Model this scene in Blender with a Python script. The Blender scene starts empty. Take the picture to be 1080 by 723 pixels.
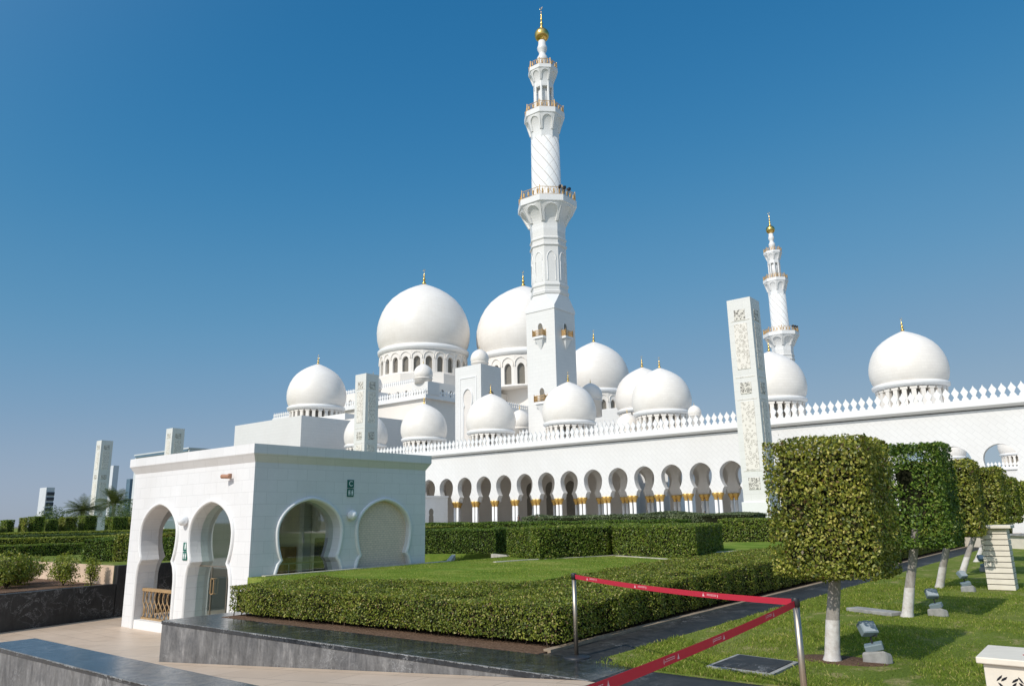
import bpy, bmesh, math, random
import numpy as np
from mathutils import Vector, Matrix
R = math.radians
random.seed(5)
rng = np.random.default_rng(11)
S = bpy.context.scene
COL = S.collection

# ------------------------------------------------------------------ camera
EYE = 1.62
cd = bpy.data.cameras.new('camera'); cam = bpy.data.objects.new('camera', cd); COL.objects.link(cam)
def cam_axes():
    p, r, az = R(13.1), R(-1.05), R(-51.3)
    cp, sp, cr, sr = math.cos(p), math.sin(p), math.cos(r), math.sin(r)
    Xw = (-math.sin(az), -math.cos(az)); Yw = (-Xw[1], Xw[0])
    tow = lambda v: Vector((v[0]*Xw[0]+v[1]*Xw[1], v[0]*Yw[0]+v[1]*Yw[1], v[2]))
    X0, F0, U0 = Vector((1, 0, 0)), Vector((0, cp, sp)), Vector((0, -sp, cp))
    return tow(X0*cr+U0*sr), tow(-X0*sr+U0*cr), tow(F0)
cx_, cy_, cz_ = cam_axes()
m = Matrix((cx_, cy_, -cz_)).transposed().to_4x4(); m.translation = Vector((0, 0, EYE))
cam.matrix_world = m
cd.sensor_width = 36; cd.lens = 790/1080*36; cd.clip_end = 20000; cd.clip_start = .1
S.camera = cam

# ------------------------------------------------------------------ world, sun, exposure
SUN_EL, SUN_DX = 41, .035            # light travels towards +Y with a touch of +X
w = bpy.data.worlds.new('World'); S.world = w; w.use_nodes = True
nt = w.node_tree; bg = nt.nodes['Background']
sky = nt.nodes.new('ShaderNodeTexSky'); sky.sky_type = 'NISHITA'; sky.sun_disc = False
sky.sun_elevation = R(SUN_EL); sky.sun_rotation = math.pi + math.atan(SUN_DX)
sky.altitude = 0; sky.air_density = 1.0; sky.dust_density = .3; sky.ozone_density = 6
SKY_STRENGTH = .12
SKY_GAIN = .88
bg.inputs[1].default_value = SKY_STRENGTH
# colour grade of the sky: deeper blue overhead, duller grey blue desert haze low down
sc1 = nt.nodes.new('ShaderNodeVectorMath'); sc1.operation = 'SCALE'; sc1.inputs['Scale'].default_value = SKY_STRENGTH
sc2 = nt.nodes.new('ShaderNodeVectorMath'); sc2.operation = 'SCALE'; sc2.inputs['Scale'].default_value = SKY_GAIN/SKY_STRENGTH
cv = nt.nodes.new('ShaderNodeRGBCurve'); mp_ = cv.mapping; mp_.use_clip = False; mp_.extend = 'HORIZONTAL'
for ch, pts in enumerate(([(0, 0), (.077, .022), (.153, .088), (.25, .172), (.42, .265), (.75, .325), (1.0, .38), (1.5, .42)],
                          [(0, 0), (.153, .148), (.296, .255), (.5, .325), (.694, .37), (1.0, .41), (1.5, .45)],
                          [(0, 0), (.319, .335), (.558, .44), (.8, .47), (1.0, .48), (1.5, .5)])):
    c_ = mp_.curves[ch]
    while len(c_.points) < len(pts): c_.points.new(.5, .5)
    for p_, q_ in zip(c_.points, pts): p_.location = q_
mp_.update()
nt.links.new(sky.outputs[0], sc1.inputs[0]); nt.links.new(sc1.outputs[0], cv.inputs['Color']); 
# glow added to the sun's side of the sky (behind the viewer) to brighten shade
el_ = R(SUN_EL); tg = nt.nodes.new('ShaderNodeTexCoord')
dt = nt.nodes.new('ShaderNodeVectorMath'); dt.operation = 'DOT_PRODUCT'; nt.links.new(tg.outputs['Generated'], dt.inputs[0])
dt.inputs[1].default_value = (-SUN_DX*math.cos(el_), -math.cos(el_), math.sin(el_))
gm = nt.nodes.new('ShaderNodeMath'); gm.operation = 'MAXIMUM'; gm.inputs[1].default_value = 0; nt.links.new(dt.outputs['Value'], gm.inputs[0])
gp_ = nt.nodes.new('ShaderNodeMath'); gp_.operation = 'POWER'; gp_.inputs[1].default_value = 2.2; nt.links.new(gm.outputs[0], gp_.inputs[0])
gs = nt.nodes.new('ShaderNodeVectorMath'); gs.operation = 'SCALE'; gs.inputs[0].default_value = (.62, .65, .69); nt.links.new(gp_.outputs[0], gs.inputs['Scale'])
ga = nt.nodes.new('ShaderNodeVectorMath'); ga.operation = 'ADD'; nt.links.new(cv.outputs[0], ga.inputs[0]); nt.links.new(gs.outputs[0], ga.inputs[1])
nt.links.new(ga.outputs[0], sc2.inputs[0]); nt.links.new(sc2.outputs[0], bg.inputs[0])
sl = bpy.data.lights.new('sun', 'SUN'); sl.energy = 2.75; sl.angle = R(.53); sl.color = (1, .955, .88)
so = bpy.data.objects.new('sun', sl); COL.objects.link(so)
d = Vector((SUN_DX*math.cos(R(SUN_EL)), math.cos(R(SUN_EL)), -math.sin(R(SUN_EL))))
so.rotation_euler = d.to_track_quat('-Z', 'Y').to_euler()
S.view_settings.view_transform = 'Standard'; S.view_settings.look = 'None'
S.view_settings.exposure = .35; S.view_settings.gamma = 1; S.view_settings.use_curve_mapping = False
S.render.engine = 'CYCLES'

# ------------------------------------------------------------------ materials
MATS = {}
class NT:
    def __init__(s, name):
        s.m = bpy.data.materials.new(name); s.m.use_nodes = True; s.t = s.m.node_tree
        s.b = s.t.nodes['Principled BSDF']; s.out = s.t.nodes['Material Output']
        MATS[name] = s.m
    def n(s, kind, **kw):
        nd = s.t.nodes.new(kind)
        for k, v in kw.items():
            if k.startswith('i_'):
                nd.inputs[k[2:].replace('_', ' ')].default_value = v
            else: setattr(nd, k, v)
        return nd
    def l(s, a, b): s.t.links.new(a, b)
    def coord(s, kind='Object'):
        if not hasattr(s, '_tc'): s._tc = s.n('ShaderNodeTexCoord')
        return s._tc.outputs[kind]
    def mapped(s, scale=(1, 1, 1), rot=(0, 0, 0), src=None):
        mp = s.n('ShaderNodeMapping'); mp.inputs['Scale'].default_value = scale; mp.inputs['Rotation'].default_value = rot
        s.l(src or s.coord(), mp.inputs['Vector']); return mp.outputs[0]
    def noise(s, scale, detail=4, rough=.55, vec=None, dist=0):
        nd = s.n('ShaderNodeTexNoise'); nd.inputs['Scale'].default_value = scale; nd.inputs['Detail'].default_value = detail
        nd.inputs['Roughness'].default_value = rough; nd.inputs['Distortion'].default_value = dist
        s.l(vec or s.coord(), nd.inputs['Vector']); return nd.outputs['Fac']
    def ramp(s, fac, stops, interp='LINEAR'):
        r = s.n('ShaderNodeValToRGB'); r.color_ramp.interpolation = interp; e = r.color_ramp.elements
        while len(e) < len(stops): e.new(.5)
        for k, (p, c) in enumerate(stops):
            e[k].position = p; e[k].color = (c[0], c[1], c[2], 1) if hasattr(c, '__len__') else (c, c, c, 1)
        s.l(fac, r.inputs[0]); return r.outputs[0]
    def mix(s, fac, a, b, mode='MIX'):
        nd = s.n('ShaderNodeMix', data_type='RGBA', blend_type=mode)
        for v, i in ((fac, 0), (a, 6), (b, 7)):
            if hasattr(v, 'is_output') or isinstance(v, bpy.types.NodeSocket): s.l(v, nd.inputs[i])
            elif i == 0: nd.inputs[0].default_value = v
            else: nd.inputs[i].default_value = (v[0], v[1], v[2], 1)
        return nd.outputs[2]
    def math(s, op, a, b=None):
        nd = s.n('ShaderNodeMath', operation=op)
        for k, v in enumerate((a, b)):
            if v is None: continue
            if isinstance(v, bpy.types.NodeSocket): s.l(v, nd.inputs[k])
            else: nd.inputs[k].default_value = v
        return nd.outputs[0]
    def bump(s, h, strength=.3, dist=.02):
        nd = s.n('ShaderNodeBump'); nd.inputs['Strength'].default_value = strength; nd.inputs['Distance'].default_value = dist
        s.l(h, nd.inputs['Height']); s.l(nd.outputs[0], s.b.inputs['Normal'])
    def col(s, c):
        if isinstance(c, bpy.types.NodeSocket): s.l(c, s.b.inputs['Base Color'])
        else: s.b.inputs['Base Color'].default_value = (*c, 1)
    def rough(s, v, spec=None, metal=None):
        if isinstance(v, bpy.types.NodeSocket): s.l(v, s.b.inputs['Roughness'])
        else: s.b.inputs['Roughness'].default_value = v
        if spec is not None: s.b.inputs['Specular IOR Level'].default_value = spec
        if metal is not None: s.b.inputs['Metallic'].default_value = metal
        return s.m

def wall_uv(n, bw, bh, mortar=.01, rot=0):
    """brick joints laid along x+y and z"""
    sep = n.n('ShaderNodeSeparateXYZ'); n.l(n.coord(), sep.inputs[0])
    u = n.math('ADD', sep.outputs[0], sep.outputs[1])
    cmb = n.n('ShaderNodeCombineXYZ'); n.l(u, cmb.inputs[0]); n.l(sep.outputs[2], cmb.inputs[1])
    v = cmb.outputs[0]
    if rot: v = n.mapped(rot=(0, 0, rot), src=v)
    b = n.n('ShaderNodeTexBrick'); n.l(v, b.inputs['Vector']); b.inputs['Scale'].default_value = 1
    b.inputs['Brick Width'].default_value = bw; b.inputs['Row Height'].default_value = bh; b.inputs['Mortar Size'].default_value = mortar
    b.inputs['Color1'].default_value = (1, 1, 1, 1); b.inputs['Color2'].default_value = (.9, .9, .9, 1); b.inputs['Mortar'].default_value = (.6, .6, .6, 1)
    b.inputs['Mortar Smooth'].default_value = .3
    return b.outputs['Color']

def marble(name, base, bw, bh, mortar, joint=.5, streak=.12, rough=.42, rot=0, bump=.25, nscale=.6):
    n = NT(name)
    br = wall_uv(n, bw, bh, mortar, rot)
    c = n.mix(joint, base, br, 'MULTIPLY')
    st = n.ramp(n.noise(nscale, 5, .6, n.mapped((1, 1, .35))), [(.35, (1, 1, 1)), (.75, (.80, .775, .73))])
    c = n.mix(streak*3, c, st, 'MULTIPLY')
    fine = n.ramp(n.noise(9, 6, .7), [(.3, (.93, .93, .93)), (.7, (1, 1, 1))])
    c = n.mix(.6, c, fine, 'MULTIPLY')
    n.col(c); n.bump(br, bump, .01); return n.rough(rough, .45)

marble('marble_pavilion', (.755, .745, .74), .6, .3, .007, .42, .13)
marble('marble_facade', (.72, .705, .685), 1.15, .55, .035, .27, .12, .45, R(45), .5, .12)
marble('marble_plain', (.735, .72, .695), 1.4, .7, .025, .25, .12, .45, 0, .2, .1)
marble('marble_warm', (.78, .73, .67), 1.4, .7, .02, .14, .12, .5, 0, .2, .08)
marble('marble_trim', (.77, .76, .745), 3, 3, .004, .08, .05, .38)
marble('marble_inner', (.72, .67, .62), 1.2, .6, .02, .2, .1, .5)

def dome_mat():
    n = NT('marble_dome')
    sep = n.n('ShaderNodeSeparateXYZ'); n.l(n.coord(), sep.inputs[0])
    a = n.math('ARCTAN2', sep.outputs[1], sep.outputs[0])
    u = n.math('MULTIPLY', a, 6.0)
    cmb = n.n('ShaderNodeCombineXYZ'); n.l(u, cmb.inputs[0]); n.l(sep.outputs[2], cmb.inputs[1])
    b = n.n('ShaderNodeTexBrick'); n.l(cmb.outputs[0], b.inputs['Vector']); b.inputs['Scale'].default_value = 1
    b.inputs['Brick Width'].default_value = .9; b.inputs['Row Height'].default_value = .42; b.inputs['Mortar Size'].default_value = .02
    b.inputs['Color1'].default_value = (1, 1, 1, 1); b.inputs['Color2'].default_value = (.86, .85, .84, 1); b.inputs['Mortar'].default_value = (.72, .7, .68, 1)
    c = n.mix(.34, (.82, .775, .72), b.outputs['Color'], 'MULTIPLY')
    st = n.ramp(n.noise(.22, 6, .65, n.mapped((1, 1, .6))), [(.35, (1, 1, 1)), (.8, (.84, .80, .75))])
    c = n.mix(.5, c, st, 'MULTIPLY'); n.col(c); n.bump(b.outputs['Color'], .15, .01)
    return n.rough(.45, .4)
dome_mat()

def simple(name, c, rough=.5, metal=0, spec=.5, var=.1, scale=8):
    n = NT(name)
    f = n.ramp(n.noise(scale, 5, .6), [(.3, (1-var,)*3), (.7, (1, 1, 1))])
    n.col(n.mix(1, c, f, 'MULTIPLY')); n.rough(rough, spec, metal); return n.m
simple('gold', (.86, .56, .17), .24, 1, .5, .12, 3)
simple('gold_leaf', (.72, .45, .13), .38, .75, .5, .3, 5)
simple('gold_rail', (.74, .47, .20), .4, .35, .5, .3, 4)
simple('white_paint', (.80, .80, .79), .5, 0, .4, .06)
simple('sphere_glass', (.78, .79, .8), .25, 0, .5, .03)
simple('dark_glass', (.030, .033, .036), .12, 0, .5, .3, 2)
simple('lattice_glass', (.24, .215, .175), .35, 0, .5, .5, 6)
simple('steel', (.48, .41, .33), .42, 1, .5, .1, 20)
simple('black_plastic', (.02, .02, .022), .45)
simple('belt_print', (.72, .45, .47), .6)
simple('wood', (.42, .27, .13), .5, 0, .4, .35, 14)
simple('brass', (.55, .38, .15), .3, 1)
simple('sign_green', (.004, .12, .085), .35)
simple('sign_white', (.78, .82, .80), .5)
simple('camera_brown', (.40, .20, .12), .5)
simple('lamp_grey', (.19, .24, .26), .5, .1, .5, .15, 30)
simple('lamp_lens', (.34, .38, .40), .35, 0, .4, .05)
simple('kerb_stone', (.62, .57, .47), .8, 0, .2, .35, 3)
simple('tan_kerb', (.36, .28, .20), .9, 0, .2, .4, 6)
simple('stem_bark', (.10, .07, .045), .9, 0, .2, .5, 20)
simple('grey_concrete', (.36, .35, .33), .85, 0, .2, .4, 7)
simple('tower_white', (.62, .64, .66), .6, 0, .3, .1, .05)
simple('tower_blue', (.12, .19, .25), .25, 0, .5, .2, .05)
simple('tower_slats', (.05, .055, .07), .5, 0, .4, .2, .1)
simple('cream_stone', (.74, .67, .56), .6, 0, .3, .12, 5)
simple('tan_stone', (.70, .52, .38), .7, 0, .3, .2, 3)
simple('red_paint', (.45, .03, .03), .6)
simple('skin', (.45, .28, .2), .6)
simple('pink_cloth', (.62, .12, .22), .8, 0, .2, .15)
simple('black_cloth', (.02, .02, .024), .8, 0, .2, .15)
simple('white_cloth', (.7, .7, .68), .8, 0, .2, .1)
simple('blue_cloth', (.06, .10, .22), .8, 0, .2, .15)
simple('hair', (.02, .014, .01), .6)

def belt_mat():
    n = NT('belt_red'); n.col((.60, .04, .075)); n.rough(.5, .3)
    h = n.noise(220, 2); n.bump(h, .15, .001)
    tr = n.n('ShaderNodeBsdfTranslucent'); tr.inputs[0].default_value = (.75, .05, .09, 1)
    mx = n.n('ShaderNodeMixShader'); mx.inputs[0].default_value = .4
    n.l(n.b.outputs[0], mx.inputs[1]); n.l(tr.outputs[0], mx.inputs[2]); n.l(mx.outputs[0], n.out.inputs[0])
belt_mat()

def glass_mat():
    n = NT('pane_glass')
    t = n.n('ShaderNodeBsdfTransparent'); t.inputs[0].default_value = (.60, .70, .67, 1)
    g = n.n('ShaderNodeBsdfGlossy'); g.inputs['Roughness'].default_value = .02
    fr = n.n('ShaderNodeFresnel'); fr.inputs[0].default_value = 1.6
    mx = n.n('ShaderNodeMixShader'); n.l(fr.outputs[0], mx.inputs[0]); n.l(t.outputs[0], mx.inputs[1]); n.l(g.outputs[0], mx.inputs[2])
    n.l(mx.outputs[0], n.out.inputs[0])
glass_mat()
def front_glass():
    n = NT('pane_glass_bright')
    t = n.n('ShaderNodeBsdfTransparent'); t.inputs[0].default_value = (.74, .83, .80, 1)
    g = n.n('ShaderNodeBsdfGlossy'); g.inputs['Roughness'].default_value = .03; g.inputs[0].default_value = (.85, .95, .93, 1)
    mx = n.n('ShaderNodeMixShader'); mx.inputs[0].default_value = .34; n.l(t.outputs[0], mx.inputs[1]); n.l(g.outputs[0], mx.inputs[2])
    n.l(mx.outputs[0], n.out.inputs[0])
front_glass()

def granite(name, dark, light, rough, spec, tile=(1.1, 5), streak=False, polish_var=.1):
    n = NT(name)
    v1 = n.noise(2.2, 9, .68, dist=.7); v2 = n.noise(26, 7, .7)
    src = n.mapped((1.3, 1.3, .22)) if streak else n.mapped((1, 1, 1))
    v3 = n.noise(6.5, 7, .7, src, .3)
    c = n.ramp(v1, [(.25, dark), (.55, tuple((a*.6+b*.4) for a, b in zip(dark, light))), (.85, light)])
    c = n.mix(.85, c, n.ramp(v3, [(.28, (.35,)*3), (.5, (.9,)*3), (.58, (1.1, 1.1, 1.1)), (.75, (2.0, 1.95, 1.9))]), 'MULTIPLY')
    c = n.mix(.35, c, n.ramp(v2, [(.35, (.55,)*3), (.7, (1.35,)*3)]), 'MULTIPLY')
    # thin white veins
    vz = n.noise(1.4, 6, .7, dist=1.6)
    vein = n.ramp(vz, [(.488, 0), (.5, 1), (.512, 0)])
    msk = n.ramp(n.noise(.9, 3, .5), [(.5, 0), (.62, 1)])
    vm = n.math('MULTIPLY', vein, msk)
    c = n.mix(n.math('MULTIPLY', vm, .55), c, (.42, .42, .42))
    br = wall_uv(n, tile[0], tile[1], .006) if streak else None
    if br is not None: c = n.mix(.55, c, br, 'MULTIPLY')
    else:
        b = n.n('ShaderNodeTexBrick'); n.l(n.mapped(), b.inputs['Vector']); b.inputs['Scale'].default_value = 1
        b.inputs['Brick Width'].default_value = tile[0]; b.inputs['Row Height'].default_value = tile[1]; b.inputs['Mortar Size'].default_value = .006
        b.inputs['Color1'].default_value = (1, 1, 1, 1); b.inputs['Color2'].default_value = (.8, .8, .8, 1); b.inputs['Mortar'].default_value = (.35, .35, .35, 1)
        c = n.mix(.7, c, b.outputs[0], 'MULTIPLY')
    n.col(c)
    rr = n.ramp(v3, [(.3, rough), (.75, rough+polish_var)])
    n.rough(rr, spec); n.bump(v2, .2, .004); return n.m
granite('granite_face', (.085, .085, .09), (.34, .325, .31), .5, .3, (1.0, 9), True)
granite('granite_dark_face', (.012, .013, .014), (.055, .053, .052), .45, .4, (1.2, 9), True)
granite('granite_top', (.018, .021, .026), (.055, .062, .07), .14, .6, (1.0, 1.9), False, .16)
granite('granite_path', (.018, .019, .021), (.075, .073, .068), .5, .2, (1.0, 1.25), False, .25)
granite('granite_chip', (.14, .14, .14), (.36, .36, .35), .7, .3, (.9, 9), False)

def paving_mat():
    n = NT('beige_paving')
    b = n.n('ShaderNodeTexBrick'); n.l(n.mapped(), b.inputs['Vector']); b.inputs['Scale'].default_value = 1
    b.inputs['Brick Width'].default_value = 1.2; b.inputs['Row Height'].default_value = .6; b.inputs['Mortar Size'].default_value = .006
    b.inputs['Color1'].default_value = (.60, .46, .34, 1); b.inputs['Color2'].default_value = (.55, .415, .30, 1); b.inputs['Mortar'].default_value = (.26, .19, .14, 1)
    c = n.mix(.6, b.outputs[0], n.ramp(n.noise(1.5, 7, .65), [(.3, (.78, .77, .75)), (.7, (1.05, 1.05, 1.05))]), 'MULTIPLY')
    n.col(c); n.rough(.42, .4); n.bump(n.noise(60, 3), .08, .002)
paving_mat()
def fore_mat():
    n = NT('pale_paving'); n.col(n.mix(.5, (.50, .47, .42), n.ramp(n.noise(.4, 5), [(.3, (.8,)*3), (.7, (1,)*3)]), 'MULTIPLY')); n.rough(.5, .3)
fore_mat()

def lawn_mat():
    n = NT('lawn')
    big = n.noise(.35, 5, .6, n.mapped((1.6, .5, 1))); mid = n.noise(2.6, 6, .65, n.mapped((1.3, .8, 1))); fine = n.noise(55, 5, .75, n.mapped((1, .6, 1)))
    c = n.ramp(big, [(.3, (.12, .17, .03)), (.55, (.17, .215, .042)), (.78, (.27, .27, .08))])
    dry = n.ramp(mid, [(.52, 0), (.68, 1)])
    c = n.mix(n.math('MULTIPLY', dry, .75), c, (.42, .34, .17))
    c = n.mix(.75, c, n.ramp(fine, [(.3, (.38, .42, .3)), (.55, (1, 1, 1)), (.8, (1.5, 1.45, 1.2))]), 'MULTIPLY')
    n.col(c); n.rough(.9, .03); n.bump(fine, .8, .03)
lawn_mat()
def center_lawn_mat():
    n = NT('lawn_lush')
    mid = n.noise(.5, 8, .7, n.mapped((1, 1.6, 1))); fine = n.noise(30, 8, .8)
    c = n.ramp(mid, [(.35, (.10, .17, .028)), (.5, (.15, .22, .038)), (.65, (.26, .28, .075))])
    c = n.mix(.8, c, n.ramp(fine, [(.36, (.4, .45, .35)), (.52, (1, 1, 1)), (.66, (1.6, 1.5, 1.3))]), 'MULTIPLY')
    n.col(c); n.rough(.95, .0); n.bump(fine, .6, .03)
center_lawn_mat()
def soil_mat():
    n = NT('soil')
    c = n.ramp(n.noise(38, 6, .75), [(.3, (.045, .028, .018)), (.5, (.14, .085, .055)), (.75, (.33, .22, .15))])
    n.col(c); n.rough(.95, .1); n.bump(n.noise(30, 6, .7), 1, .03)
soil_mat()
def earth_mat():
    n = NT('distant_ground')
    c = n.ramp(n.noise(.02, 6, .6), [(.35, (.10, .12, .05)), (.6, (.26, .22, .15))]); n.col(c); n.rough(.95, .1)
earth_mat()

def leaf_mat(name, stops, trans=.3, rough=.45, spec=.35):
    n = NT(name)
    g = n.n('ShaderNodeNewGeometry')
    c = n.ramp(g.outputs['Random Per Island'], stops)
    cl = n.ramp(n.noise(1.7, 5, .65), [(.32, (.72, .78, .7)), (.68, (1.2, 1.15, 1.0))])
    c = n.mix(1, c, cl, 'MULTIPLY')
    n.col(c); n.rough(rough, spec)
    tr = n.n('ShaderNodeBsdfTranslucent'); n.l(n.mix(1, c, (1.5, 1.5, .7), 'MULTIPLY'), tr.inputs[0])
    mx = n.n('ShaderNodeMixShader'); mx.inputs[0].default_value = trans
    n.l(n.b.outputs[0], mx.inputs[1]); n.l(tr.outputs[0], mx.inputs[2]); n.l(mx.outputs[0], n.out.inputs[0])
leaf_mat('leaf_olive', [(0, (.14, .075, .04)), (.12, (.06, .09, .016)), (.45, (.17, .20, .026)), (.78, (.32, .32, .05)), (1, (.58, .51, .17))])
leaf_mat('leaf_green', [(0, (.025, .05, .012)), (.4, (.07, .13, .018)), (.8, (.14, .21, .03)), (1, (.28, .33, .08))], .22, .42, .22)
leaf_mat('leaf_hedge', [(0, (.20, .10, .06)), (.10, (.065, .095, .016)), (.5, (.155, .20, .025)), (.85, (.30, .33, .045)), (1, (.5, .42, .17))])
leaf_mat('leaf_block', [(0, (.08, .06, .03)), (.12, (.06, .10, .016)), (.55, (.14, .21, .027)), (.88, (.25, .31, .045)), (1, (.38, .35, .12))])
leaf_mat('leaf_far', [(0, (.03, .05, .018)), (.5, (.065, .105, .028)), (.9, (.11, .155, .045)), (1, (.15, .19, .06))], .2)
leaf_mat('leaf_greyish', [(0, (.05, .07, .035)), (.5, (.12, .155, .075)), (1, (.24, .27, .15))], .2)
leaf_mat('leaf_mulch', [(0, (.06, .03, .02)), (.5, (.12, .07, .05)), (1, (.22, .13, .10))], .1, .8, .1)
leaf_mat('leaf_yellow', [(0, (.08, .11, .018)), (.5, (.22, .26, .035)), (1, (.42, .42, .09))])
leaf_mat('blade', [(0, (.17, .19, .04)), (.5, (.20, .27, .045)), (.85, (.28, .34, .07)), (1, (.58, .47, .22))], .4, .7, .08)
leaf_mat('frond', [(0, (.05, .07, .03)), (.5, (.10, .13, .05)), (1, (.2, .21, .10))], .2)
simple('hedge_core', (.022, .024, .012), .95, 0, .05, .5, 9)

def trunk_mat():
    n = NT('bark'); c = n.ramp(n.noise(12, 7, .7, n.mapped((1, 1, .3))), [(.3, (.20, .175, .15)), (.7, (.46, .42, .38))])
    n.col(c); n.rough(.9, .1); n.bump(n.noise(30, 5), .6, .01)
    n = NT('limewash'); c = n.ramp(n.noise(9, 7, .7), [(.28, (.30, .22, .17)), (.40, (.52, .47, .43)), (.62, (.66, .63, .60))])
    n.col(c); n.rough(.85, .1); n.bump(n.noise(30, 5), .4, .01)
trunk_mat()

def mosaic_mat():
    n = NT('mosaic')
    br = wall_uv(n, .12, .06, .008)
    c = n.mix(.6, (.80, .64, .52), br, 'MULTIPLY')
    c = n.mix(.5, c, n.ramp(n.noise(14, 3), [(.3, (.8, .78, .76)), (.7, (1.1, 1.08, 1.05))]), 'MULTIPLY'); n.col(c); n.rough(.55, .3)
mosaic_mat()

def carved_mat(name, scale, hole, face, lo=.04, hi=.09):
    n = NT(name)
    v = n.n('ShaderNodeTexVoronoi', feature='DISTANCE_TO_EDGE'); v.inputs['Scale'].default_value = scale
    nz = n.n('ShaderNodeTexNoise'); nz.inputs['Scale'].default_value = scale*.7; n.l(n.coord(), nz.inputs['Vector'])
    va = n.n('ShaderNodeVectorMath', operation='MULTIPLY_ADD'); n.l(nz.outputs['Color'], va.inputs[0]); va.inputs[1].default_value = (1.2/scale,)*3
    n.l(n.coord(), va.inputs[2]); n.l(va.outputs[0], v.inputs['Vector'])
    v2 = n.n('ShaderNodeTexVoronoi'); v2.inputs['Scale'].default_value = scale*.45; n.l(va.outputs[0], v2.inputs['Vector'])
    m1 = n.ramp(v.outputs['Distance'], [(lo, 0), (hi, 1)]); m2 = n.ramp(v2.outputs['Distance'], [(.22, 0), (.27, 1), (.45, 1), (.5, 0)])
    f = n.math('MULTIPLY', m1, m2)
    n.col(n.mix(f, face, hole)); n.rough(.6, .3)
    inv = n.math('SUBTRACT', 1.0, f); n.bump(inv, .5, .02)
carved_mat('carved_relief', 9, (.46, .42, .37), (.76, .71, .65))
carved_mat('pierced_relief', 11.0, (.12, .11, .10), (.66, .62, .56), .02, .05)
carved_mat('pierced_small', 22, (.03, .025, .022), (.74, .68, .60), .02, .05)

def twist_mat():
    n = NT('marble_twist')
    sep = n.n('ShaderNodeSeparateXYZ'); n.l(n.coord(), sep.inputs[0])
    a = n.math('ARCTAN2', sep.outputs[1], sep.outputs[0])
    outs = []
    for sg in (1, -1):
        t = n.math('ADD', n.math('MULTIPLY', a, 9/(2*math.pi)*sg), n.math('MULTIPLY', sep.outputs[2], .36))
        fr = n.math('FRACT', t)
        outs.append(n.ramp(fr, [(0, 0), (.03, 0), (.08, 1), (.95, 1), (1, 0)] if sg > 0 else [(0, .7), (.04, 1), (.97, 1), (1, .7)]))
    f = n.math('MULTIPLY', outs[0], outs[1])
    n.col(n.mix(f, (.66, .60, .53), (.76, .75, .725))); n.rough(.45, .4); n.bump(f, .8, .15)
twist_mat()
M = MATS

# ------------------------------------------------------------------ mesh helpers
class MB:
    def __init__(s): s.v, s.f, s.mi, s.sm = [], [], [], []
    def add(s, vs, fs, mi=0, smooth=False):
        o = len(s.v); s.v += [tuple(v) for v in vs]
        for f in fs: s.f.append(tuple(i+o for i in f)); s.mi.append(mi); s.sm.append(smooth)
        return s
    def box(s, x0, x1, y0, y1, z0, z1, mi=0):
        v = [(x, y, z) for z in (z0, z1) for y in (y0, y1) for x in (x0, x1)]
        return s.add(v, [(0, 2, 3, 1), (4, 5, 7, 6), (0, 1, 5, 4), (2, 6, 7, 3), (0, 4, 6, 2), (1, 3, 7, 5)], mi)
    def prism(s, poly, z0, z1, mi=0, z1f=None):
        k = len(poly); top = [(x, y, z1f(x, y) if z1f else z1) for x, y in poly]
        return s.add([(x, y, z0) for x, y in poly]+top, [tuple(range(k-1, -1, -1)), tuple(range(k, 2*k))]+[(i, (i+1) % k, k+(i+1) % k, k+i) for i in range(k)], mi)
    def lathe(s, prof, n=24, c=(0, 0, 0), mi=0, smooth=True, rot=0, caps=True):
        vs, fs = [], []
        for r, z in prof:
            for k in range(n):
                a = rot+2*math.pi*k/n; vs.append((c[0]+r*math.cos(a), c[1]+r*math.sin(a), c[2]+z))
        for j in range(len(prof)-1):
            for k in range(n):
                a, b = j*n+k, j*n+(k+1) % n; fs.append((a, b, b+n, a+n))
        s.add(vs, fs, mi, smooth)
        if caps:
            o = len(s.v)-len(vs)
            s.f.append(tuple(o+k for k in range(n-1, -1, -1))); s.mi.append(mi); s.sm.append(False)
            s.f.append(tuple(o+(len(prof)-1)*n+k for k in range(n))); s.mi.append(mi); s.sm.append(False)
        return s
    def cyl(s, a, b, ra, rb=None, n=12, mi=0, smooth=True):
        a, b = Vector(a), Vector(b); rb = ra if rb is None else rb
        q = (b-a).to_track_quat('Z', 'Y'); L = (b-a).length; vs = []
        for r, z in ((ra, 0), (rb, L)):
            for k in range(n):
                t = 2*math.pi*k/n; vs.append(a+q @ Vector((r*math.cos(t), r*math.sin(t), z)))
        s.add(vs, [(k, (k+1) % n, n+(k+1) % n, n+k) for k in range(n)], mi, smooth)
        return s.add(vs, [tuple(range(n-1, -1, -1)), tuple(range(n, 2*n))], mi)
    def obox(s, c, size, q=None, mi=0):
        q = q or Matrix.Identity(3); c = Vector(c); hx, hy, hz = (k/2 for k in size)
        v = [c+q @ Vector((x, y, z)) for z in (-hz, hz) for y in (-hy, hy) for x in (-hx, hx)]
        return s.add(v, [(0, 2, 3, 1), (4, 5, 7, 6), (0, 1, 5, 4), (2, 6, 7, 3), (0, 4, 6, 2), (1, 3, 7, 5)], mi)
    def build(s, name, mats, parent=None, loc=None, bevel=0):
        me = bpy.data.meshes.new(name); me.from_pydata(s.v, [], s.f)
        if not isinstance(mats, (list, tuple)): mats = [mats]
        for m_ in mats: me.materials.append(M[m_] if isinstance(m_, str) else m_)
        me.polygons.foreach_set('material_index', s.mi); me.polygons.foreach_set('use_smooth', s.sm); me.update()
        o = bpy.data.objects.new(name, me); COL.objects.link(o)
        if parent is not None: o.parent = parent
        if loc: o.location = loc
        if bevel:
            b = o.modifiers.new('bevel', 'BEVEL'); b.width = bevel; b.segments = 2; b.limit_method = 'ANGLE'; b.angle_limit = R(50)
        return o
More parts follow.
